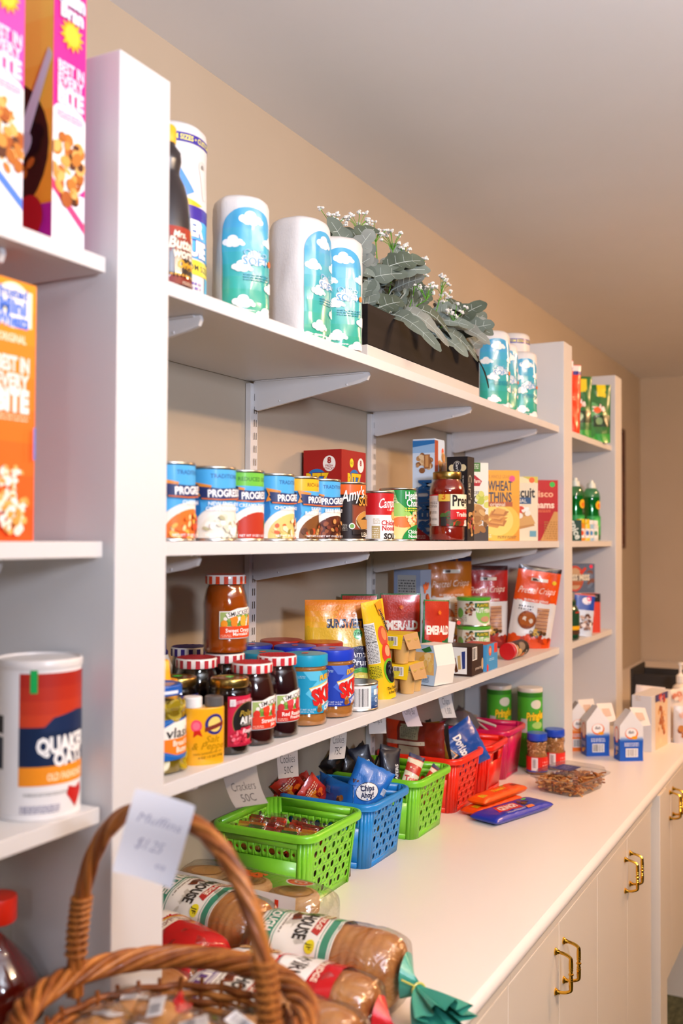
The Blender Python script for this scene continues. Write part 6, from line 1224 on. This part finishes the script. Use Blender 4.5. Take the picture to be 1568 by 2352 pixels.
# ================================================================== bread on the worktop
CRUST = nmat('bread_crust', 'a8602a', 'd39a58', (22, 22, 22), .7, .35)
CRUST2 = nmat('pale_crust', 'd8b888', 'b98a52', (16, 16, 16), .75, .3)
CRUMB = nmat('bread_crumb', 'e8d4ac', 'd8bd8c', (60, 60, 60), .85, .5)
def loaf_pt(L, W, H, a, t, k=1.0, seed=0, wr=0):
    """a = angle round the loaf (0 = top, + towards +y), t in [-1,1] along x"""
    e = max(0, 1 - abs(t) ** 7) ** .45
    ca, sa = math.cos(a), math.sin(a); q = (abs(ca) ** 3.2 + abs(sa) ** 3.2) ** (-1 / 3.2)
    y = W / 2 * sa * q * k * (e * .5 + .5); z = H / 2 * ca * q * k * (e * .5 + .5)
    if ca > 0: z += H * .10 * ca * (1 - abs(sa))
    n_ = noise.noise(Vector((t * 4 + seed, a * 2.2, seed))) * wr + noise.noise(Vector((t * 11 + seed, a * 5, seed))) * wr * .5
    return Vector((t * L / 2, y * (1 + n_ * 8) , H / 2 + z * (1 + n_ * 8)))
def loaf(label, L, W, H, loc, rz, art, seed, tail=None, crust=None, slices=18, group='bagged bread loaves on the worktop', rx=0, endpat=None, u_off=0, rev=1):
    t = thing('bread_loaf', label, 'bread', loc, R_(rz), group, R_(rx))
    mb = MB(); n = 30; NS = slices * 4
    for j in range(NS + 1):
        tt = -1 + 2 * j / NS; g = 1 - .022 * (abs((j / 4) % 1 - .5) > .40)
        for i in range(n):
            p = loaf_pt(L * .93, W * .95, H * .95, 2 * PI * i / n, tt, .985 * g, seed, .002); mb.v.append((p.x, p.y, p.z + H * .02))
    k = mb.mi(crust or CRUST)
    for j in range(NS):
        for i in range(n): mb.f.append((j * n + i, j * n + (i + 1) % n, (j + 1) * n + (i + 1) % n, (j + 1) * n + i)); mb.m.append(k)
    k2 = mb.mi(crust or CRUST); mb.f.append(tuple(range(n))); mb.m.append(k2); mb.f.append(tuple(NS * n + i for i in range(n))); mb.m.append(k2)
    mb.build('bread', t, ang=70)
    # film bag
    mb = MB(); n = 40; ns = 34; x1 = L / 2
    for j in range(ns + 1):
        tt = -1 + 2 * j / ns
        for i in range(n): p = loaf_pt(L, W, H, 2 * PI * i / n, tt, 1.0, seed, .0045); mb.v.append(tuple(p))
    k = mb.mi(FILM)
    for j in range(ns):
        for i in range(n): mb.f.append((j * n + i, j * n + (i + 1) % n, (j + 1) * n + (i + 1) % n, (j + 1) * n + i)); mb.m.append(k)
    mb.f.append(tuple(range(n))); mb.m.append(k)
    if not tail: mb.f.append(tuple(ns * n + i for i in range(n))); mb.m.append(k)
    mb.build('film_bag', t, ang=80)
    if tail:
        tc, th, tdir, tl = tail; mb = MB(); n = 40; ns = 14; base = [loaf_pt(L, W, H, 2 * PI * i / n, 1, 1.0, seed, .0045) for i in range(n)]
        c0 = Vector((L / 2, 0, H * .45)); neck = c0 + Vector(tdir).normalized() * .035; endc = neck + Vector(tdir).normalized() * tl; sd = Vector(tdir).cross(Vector((0, 0, 1))).normalized(); up = sd.cross(Vector(tdir).normalized())
        for j in range(ns + 1):
            s_ = j / ns
            for i in range(n):
                a_ = 2 * PI * i / n; pl = 1 + .35 * math.cos(a_ * 9 + seed) * min(1, s_ * 2)
                if s_ < .4:
                    q = s_ / .4; p = base[i].lerp(neck + (sd * math.sin(a_) + up * math.cos(a_)) * .007 * pl, q ** .8)
                else:
                    q = (s_ - .4) / .6; r_ = .007 + (th - .007) * q ** .8; p = neck.lerp(endc, q) + (sd * math.sin(a_) * r_ + up * math.cos(a_) * r_ * .5) * pl
                    p += Vector((0, 0, -.012 * q))
                mb.v.append((p.x, p.y, max(p.z, .002 - loc[2] + CT)))
        m_ = tc if not isinstance(tc, str) else M(tc, 'foil'); k = mb.mi(m_)
        for j in range(ns):
            for i in range(n): mb.f.append((j * n + i, j * n + (i + 1) % n, (j + 1) * n + (i + 1) % n, (j + 1) * n + i)); mb.m.append(k)
        mb.build('gathered_end', t, ang=50)
        ring = [neck + (sd * math.sin(q * PI / 8) + up * math.cos(q * PI / 8)) * .0095 for q in range(16)]
        mb = MB(); mb.tube(ring, .0016, M('d8cc5a', 'plastic'), 6, True); mb.tube([ring[2], ring[2] + sd * .02 + up * .012], .0014, M('d8cc5a', 'plastic'), 6); mb.build('twist_tie', t)
    if art is not None:
        mb = MB(); rho = W / 2 * 1.12
        def fn(u, v, o):   # u runs round the loaf, v along it
            a_ = -u / rho * rev; p = loaf_pt(L, W, H, a_, max(-.98, min(.98, (v + u_off) / (L / 2))), 1.0, seed, .0045); c_ = Vector((p.x, 0, H / 2)); d = (p - c_); d.x = 0; d = d.normalized()
            return tuple(p + d * (o + .0006))
        art.emit(mb, fn, du=.006, dv=.008, fin='gloss', eps=9e-5); mb.build('printed_band', t, ang=70)
    return t
def farm(name2, green='3f8a6c'):
    a = Art(); a.rect(-9, -6.2, 9, 6.4, 'efe9dd'); a.rect(-9, 4.7, 9, 5.9, green).rect(-9, 4.3, 9, 4.42, green).rect(-9, 6.1, 9, 6.2, green)
    a.rect(-9, -5.2, 9, -3.1, green).rect(-9, -2.85, 9, -2.72, green).rect(-9, -5.6, 9, -5.45, green).txt(name2, -.3, -4.15, 1.5, 'efe9dd', .04, w=9.5)
    a.poly([(-3.4, 2.6), (3.4, 2.6), (3.9, 3.8), (3.0, 4.0), (-3.0, 4.0), (-3.9, 3.8)], 'b5322a').txt('PEPPERIDGE', 0, 3.25, .85, 'f4ead2', .03, w=5.6)
    a.txt('FARMHOUSE', 0, 1.15, 2.1, '3a332c', .03, w=9.6).poly([(-1.6, -1.6), (-1.2, .0), (0, -.4), (.9, .0), (1.6, -1.4)], '7a3a22').rect(-.8, -1.6, .8, -.6, '5a2a18').lines(-4.4, -2.2, 4.4, -1.8, 1, '8a7a6a').ell(5.6, 3.2, 1.0, .8, 'e8d82a').txt('JF', 5.6, 3.2, .9, '2a2a1a', .01)
    return a
loaf('large bagged sourdough loaf with green gathered bag end pointing over the worktop', .245, .118, .098, (.405, 1.278, CT), 4, farm('SOURDOUGH'), 3, ('3fa08a', .038, (.75, -.65, .02), .070), u_off=-.035)
a = Art(); a.rect(-9, -4, 9, 6.6, 'c81c22').poly([(-9, -11), (9, -11), (9, -2.4), (-9, -3.6)], 'efe9e2').ell(.2, .9, 4.6, 3.5, 'e8e2dc', 34).ring(.2, .9, 4.6, 3.5, .22, '8a8684').ell(.2, .9, 4.2, 3.1, 'f4f0ea', 30).txt('SWIRL', .2, .6, 2.1, '3a2a26', .03, w=6.2, arc=.02).poly([(-4.2, 2.6), (0, 3.3), (4.4, 2.6), (4.6, 4.3), (0, 4.9), (-4.4, 4.2)], 'b81c20').txt('PEPPERIDGE', .1, 3.75, .85, 'f4e8d0', .03, w=6.4).ell(-4.4, .6, .5, .5, 'f0dc2a').ell(4.6, -1.2, 1.5, .9, 'f0e02a').blobs(-.4, -6.6, 3.8, 2.4, ['c98a48', 'e0b478', 'a86a34', 'd8a868'], 26, 1.3, 4).star(4.2, -6.6, 1.5, 2.0, 12, 'f0e02a').txt('NON', 4.2, -6.3, .7, '3a3a1a', .03).txt('GMO', 4.2, -7.1, .6, '3a3a1a', .03)
loaf('red printed swirl loaf lying between the large sourdough loaf and the wicker basket', .235, .098, .088, (.425, 1.164, CT), 2, a, 5, ('d8242a', .024, (.85, -.45, -.1), .045), u_off=.0)
a = farm('WHITE', '6a4a8a'); 
loaf('bagged brown loaf with red ribbon print next to the rim of the wicker basket', .25, .112, .10, (.450, 1.052, CT), -3, a, 8, None, u_off=-.05)
loaf('white bread loaf with green stripes tucked behind the basket handle and upright', .245, .112, .098, (.165, 1.318, CT), -6, farm('WHITE'), 11, None, u_off=-.012)
a = Art(); a.rect(-9, -4, 9, 11, 'b81418').poly([(-9, -12), (9, -12), (9, -2.6), (-9, -4)], 'e8e2da').rect(-3.4, -2.2, 3.4, -.4, 'efe4cc').txt('PEPPERIDGE', 0, -1.3, .9, '8a1c1c', .03, w=5.6).poly([(-9, -3), (9, -2.4), (9, -2.0), (-9, -2.6)], 'e0b43a')
loaf('small loaf in shiny red wrapper behind the handle of the wicker basket', .16, .098, .088, (.205, 1.196, CT), -20, a, 14, ('c8161c', .018, (.8, -.6, -.1), .03))
a = Art(); a.rect(-9, -9, 9, 1.5, 'e6ddd0').poly([(-9, -1.5), (9, -.5), (9, 1.4), (-9, .4)], 'b5322a').txt('PEPPERIDGE', 0, -.1, .9, 'f0e4cc', .03, w=6).ell(-3, -3, 1.2, .7, 'e8d82a').poly([(-9, 1.4), (9, 2.2), (9, 1.5), (-9, .5)], 'd8a83a')
loaf('lowest visible loaf beside the wide upright with red ribbon print', .22, .10, .085, (.20, 1.072, CT), -6, a, 17, None)
# english muffins ------------------------------------------------------------------
t = thing('english_muffin_pack', 'clear pack of pale English muffins under the front green basket', 'muffin pack', (.182, 1.432, CT + .007), R_(-5), None, -.09)
for i, (x, y) in enumerate(((-.112, .0), (-.02, .0), (.078, .0))):
    for j in range(2):
        mb = MB(); R = .044; z0 = .004 + j * .034
        pr = [(R * .9, 0), (R * .985, .005), (R, .012), (R, .020), (R * .985, .027), (R * .9, .032), (R * .6, .0328), (.001, .033)]
        mb.lathe(pr, CRUST2, 36, x, y, z0=z0); mb.build('muffin', t, ang=60)
    mb = MB(); Art().ell(0, 0, 3.3, 3.3, 'a8773c', 24).ell(.2, .1, 2.7, 2.7, 'c89a5a', 22).emit(mb, lambda u, v, o: (x + u, y + v, .0712 + o)); mb.build('toasted_top', t, smooth=False, label='browned muffin top')
def mp(a_, tt, k=1): return loaf_pt(.30, .112, .082, a_, tt, k, 21, .003)
mb = MB(); n = 40; ns = 30
for j in range(ns + 1):
    for i in range(n): mb.v.append(tuple(mp(2 * PI * i / n, -1 + 2 * j / ns)))
mb.f = [(j * n + i, j * n + (i + 1) % n, (j + 1) * n + (i + 1) % n, (j + 1) * n + i) for j in range(ns) for i in range(n)] + [tuple(range(n)), tuple(ns * n + i for i in range(n))]; mb.m = [0] * len(mb.f); mb.mats = [FILM]; mb.build('film_wrap', t, ang=80)
mb = MB()
a = Art(); a.rect(-14.6, -1.0, 12, 3.2, 'ece6da').rect(-7.0, -.8, -.6, 2.2, '26221e').rect(-6.8, -.6, -.8, 2.0, 'd8481c').txt('The Original', -11.4, 2.3, .75, '2a2420', .0, shear=.2).blobs(3.4, .6, 3.2, 1.1, ['d89a48', 'e8b868', 'b9762e', 'f0cc8a'], 40, .5, 6).txt('SPLITS', -3.8, .7, 1.6, '2a1c14', .05, w=4.6).rect(8.2, -.6, 8.9, 2.4, 'd8381c').rect(7.2, .2, 9.8, .8, 'f0ece6')
a.emit(mb, lambda u, v, o: (u, -.0570 - o - .002 * math.sin(u * 40), .047 + v), du=.008); mb.build('card_front', t, smooth=False, label='white card strip with orange lettering panel')
mb = MB(); a = Art(); a.txt('SPLIT', -2.4, -.2, 2.6, 'e8641c', .07, w=8.4, rot=PI, out='2a1a10', ow=.03).txt('DECISIONS', -2.0, 2.1, 1.0, '3a2c1c', .02, w=8, rot=PI).txt('BETTER AND YOU', -2.0, 3.6, .7, 'ece6da', .02, w=8, rot=PI).rect(-5, 4.4, 1, 5.2, '3a2a1c').txt('#50,000', -2, 4.8, .6, 'ece6da', .02, rot=PI)
a.ell(8.2, 1.2, 2.5, 2.3, 'f0ece8', 28).ell(8.2, 1.2, 2.2, 2.0, 'd8341c', 26).ring(8.3, 1.2, 1.2, 1.0, .35, 'f4f0ec').ell(8.2, .2, 1.3, .8, 'f0762a').txt('3', 8.2, .2, .8, '2a1a10', .03)
a.emit(mb, lambda u, v, o: (u, v, .0845 + o - 3.5 * v * v), du=.01, dv=.01); mb.build('printed_film', t, smooth=False, label='orange lettering and round red sticker printed on the film')
# ================================================================== wicker basket
WK = nmat('wicker_reed', '8a4a18', 'c9813c', (50, 50, 8), .42, .3, coat=.25); WK2 = nmat('wicker_dark', '6a3210', 'a5602a', (50, 50, 8), .45, .3, coat=.2)
bx_, by_, RW = .462, .828, .143; zr = .172
t = thing('wicker_basket', 'round brown wicker basket with tall twisted handle at the front of the worktop', 'basket', (bx_, by_, CT), 0, None)
def rad(z): return RW * (.80 + .20 * min(1, z / zr) ** .8)
mb = MB(); N = 72; mb2 = MB()
for k in range(17):
    z = .008 + k * .0083; P = []
    for i in range(N):
        th = 2 * PI * i / N; P.append(((rad(z) + .0028 * math.cos(th * 18 + k * PI)) * math.cos(th), (rad(z) + .0028 * math.cos(th * 18 + k * PI)) * math.sin(th), z))
    (mb if k % 2 else mb2).tube(P, .0042, WK if k % 2 else WK2, 6, True)
mb.build('weave', t, ang=80); mb2.build('weave', t, ang=80)
mb = MB()
for i in range(36):
    th = 2 * PI * i / 36; mb.tube([(rad(z) * math.cos(th), rad(z) * math.sin(th), z) for z in (.0, .05, .1, .15)], .0026, WK2, 5)
mb.build('stakes', t); MB().lathe([(RW * .80, 0), (RW * .80, .004), (.001, .004)], WK2, 40).build('base', t)
mb = MB()
for k in range(7):
    P = []
    for i in range(150):
        th = 2 * PI * i / 150; ph = th * 5 + k * 2 * PI / 7; rr = .0105 + .002 * math.sin(th * 3 + k)
        P.append(((RW + .002 + rr * math.cos(ph)) * math.cos(th), (RW + .002 + rr * math.cos(ph)) * math.sin(th), zr + rr * .8 * math.sin(ph)))
    mb.tube(P, .0046, (WK, WK2)[k % 2], 6, True)
mb.build('braided_rim', t, ang=80)
p0 = Vector((-.142, .024, zr - .02)); p1 = Vector((.142, -.024, zr - .02)); apex = .195
mb = MB(); n = 90; side = (p1 - p0).normalized(); perp = Vector((-side.y, side.x, 0))
def hpt(s_):
    a_ = PI * s_; half = (p1 - p0).length / 2; c_ = (p0 + p1) / 2
    x = -math.copysign(abs(math.cos(a_)) ** .82, math.cos(a_)) * half; z = math.sin(a_) ** .80 * (apex + .03) if 0 < s_ < 1 else 0
    return c_ + side * x + Vector((0, 0, z))
for k in range(5):
    P = []
    for i in range(n + 1):
        s_ = i / n; c_ = hpt(s_); a_ = PI * s_; rdir = (side * -math.cos(a_) + Vector((0, 0, math.sin(a_)))).normalized(); ph = s_ * 20 + k * 2 * PI / 5
        P.append(c_ + rdir * .0052 * math.cos(ph) + perp * .0052 * math.sin(ph))
    mb.tube(P, .0046, (WK, WK2, WK)[k % 3], 7)
mb.build('handle', t, ang=80)
for s_ in (.0, 1.0):
    mb = MB()
    for q in range(9):
        ss = abs(s_ - .045 - q * .011) if s_ else .045 + q * .011; c_ = hpt(ss); mb.tube([c_ + side * .0108 * math.cos(w_ * PI / 6) + perp * .0108 * math.sin(w_ * PI / 6) for w_ in range(12)], .0024, WK, 5, True)
    mb.build('handle_binding', t)
# price tag on the handle: a stiff card clipped to the handle top
cs = [Vector(v) for v in ((.452, .797, 1.327), (.508, .826, 1.309), (.483, .815, 1.225), (.426, .784, 1.247))]
nrm = (cs[1] - cs[0]).cross(cs[3] - cs[0]).normalized()
if nrm.dot(Vector((1.1, 0, 1.575)) - cs[0]) < 0: nrm = -nrm
O = (cs[0] + cs[1] + cs[2] + cs[3]) / 4 + nrm * .010; U = (cs[1] - cs[0]).normalized(); V = (cs[0] - cs[3]); V = (V - U * V.dot(U)).normalized()
Wc, Hc = .031, .043; mb = MB()
def tf(u, v, o): return tuple(O + U * u + V * v + nrm * (o + .012 * (u / Wc) ** 2 * .3 + .0025 * math.sin(v * 60)))
a = Art(); c_ = 'f1f0f6'; a.poly([(-3.0, -4.3), (2.9, -4.3), (3.1, -4.1), (3.1, 3.9), (2.7, 4.3), (-2.9, 4.3), (-3.1, 4.1), (-3.1, -4.1)], c_, 'paper')
for s_, u, v, h_, w_, sh in (('Muffins', .2, 1.7, 1.0, 4.4, .3), ('$1.25', -.2, -.9, 1.2, 2.6, .3), ('ea', 1.4, -2.6, .7, 1.0, .3)): a.sh += [(p, 'a3a3ba', 'paper') for p, q_, _ in Art().txt(s_, u, v, h_, 'x', -.01, w=w_, shear=sh).sh]
a.emit(mb, tf, du=.006, dv=.006, base=0, eps=1e-4); Art().rect(-3.05, -4.25, 3.05, 4.25, c_, 'paper').emit(mb, lambda u, v, o: tf(u, v, -.0007), du=.006, dv=.006)
tag(mb.build('price_tag', ang=80), 'white card handwritten Muffins 1.25 tied to the wicker basket handle', 'price tag')
# wrapped muffins in the basket
r = random.Random(31)
MUF = nmat('muffin_top', 'b5702c', 'e0a860', (40, 40, 40), .7, .6)
for i, (x, y, z, lb) in enumerate(((-.085, -.02, .118, 0), (-.03, .045, .120, 1), (.035, .02, .124, 2), (.09, -.03, .116, 3), (.0, -.055, .13, 4), (.055, .085, .110, 5), (-.06, -.09, .118, 6), (.07, -.095, .12, 7), (-.1, .05, .108, 8))):
    t = thing('wrapped_muffin', ('wrapped muffin nearest the left end of the handle', 'wrapped muffin at the back of the wicker basket with red wrapper corner', 'wrapped muffin in the middle of the wicker basket', 'wrapped muffin near the right leg of the handle', 'topmost wrapped muffin in the wicker basket', 'wrapped muffin against the far rim of the wicker basket', 'wrapped muffin at the near left of the wicker basket', 'wrapped muffin at the near right of the wicker basket', 'wrapped muffin in the back left of the wicker basket')[i], 'muffin', (bx_ + x * .85, by_ + y * .85, CT + z - .008), r.uniform(0, 3), 'film wrapped muffins in the wicker basket', r.uniform(-.3, .3), r.uniform(-.3, .3))
    mb = MB(); mb.lathe([(.020, 0), (.026, .028)], M('c9a46a', 'paper'), 26, rib=.0016); mb.build('paper_cup', t)
    mb = MB(); mb.ball((0, 0, .030), .030, MUF, 18, (1, 1, .62), .35, i); mb.build('muffin', t, ang=80)
    mb = MB(); mb.ball((0, 0, .026), .0385, clear('shiny_film', 'f8f8f6', .09, 1.7, .98, 1.0, 60), 20, (1, 1, .78), .5, i + 4); mb.build('film_wrap', t, ang=80)
    mb = MB(); a = Art(); a.rect(-1.5, -.9, 1.5, .9, 'f0eef0').bars(-1.1, -.6, .2, .5, '6a6a78', 'f0eef0', i, 12).lines(.4, -.5, 1.3, .5, 3, '9a9ab0')
    a.emit(mb, lambda u, v, o: (u + .006, v, .0545 + o - 9 * (u * u + v * v))); mb.build('label', t, smooth=False)
    if i in (1, 2, 3): mb = MB().ball((.018, -.02, .034), .016, M('c81c20', 'foil'), 12, (1, .5, .9), .9, i); mb.build('wrapper_corner', t, label='red wrapper corner')
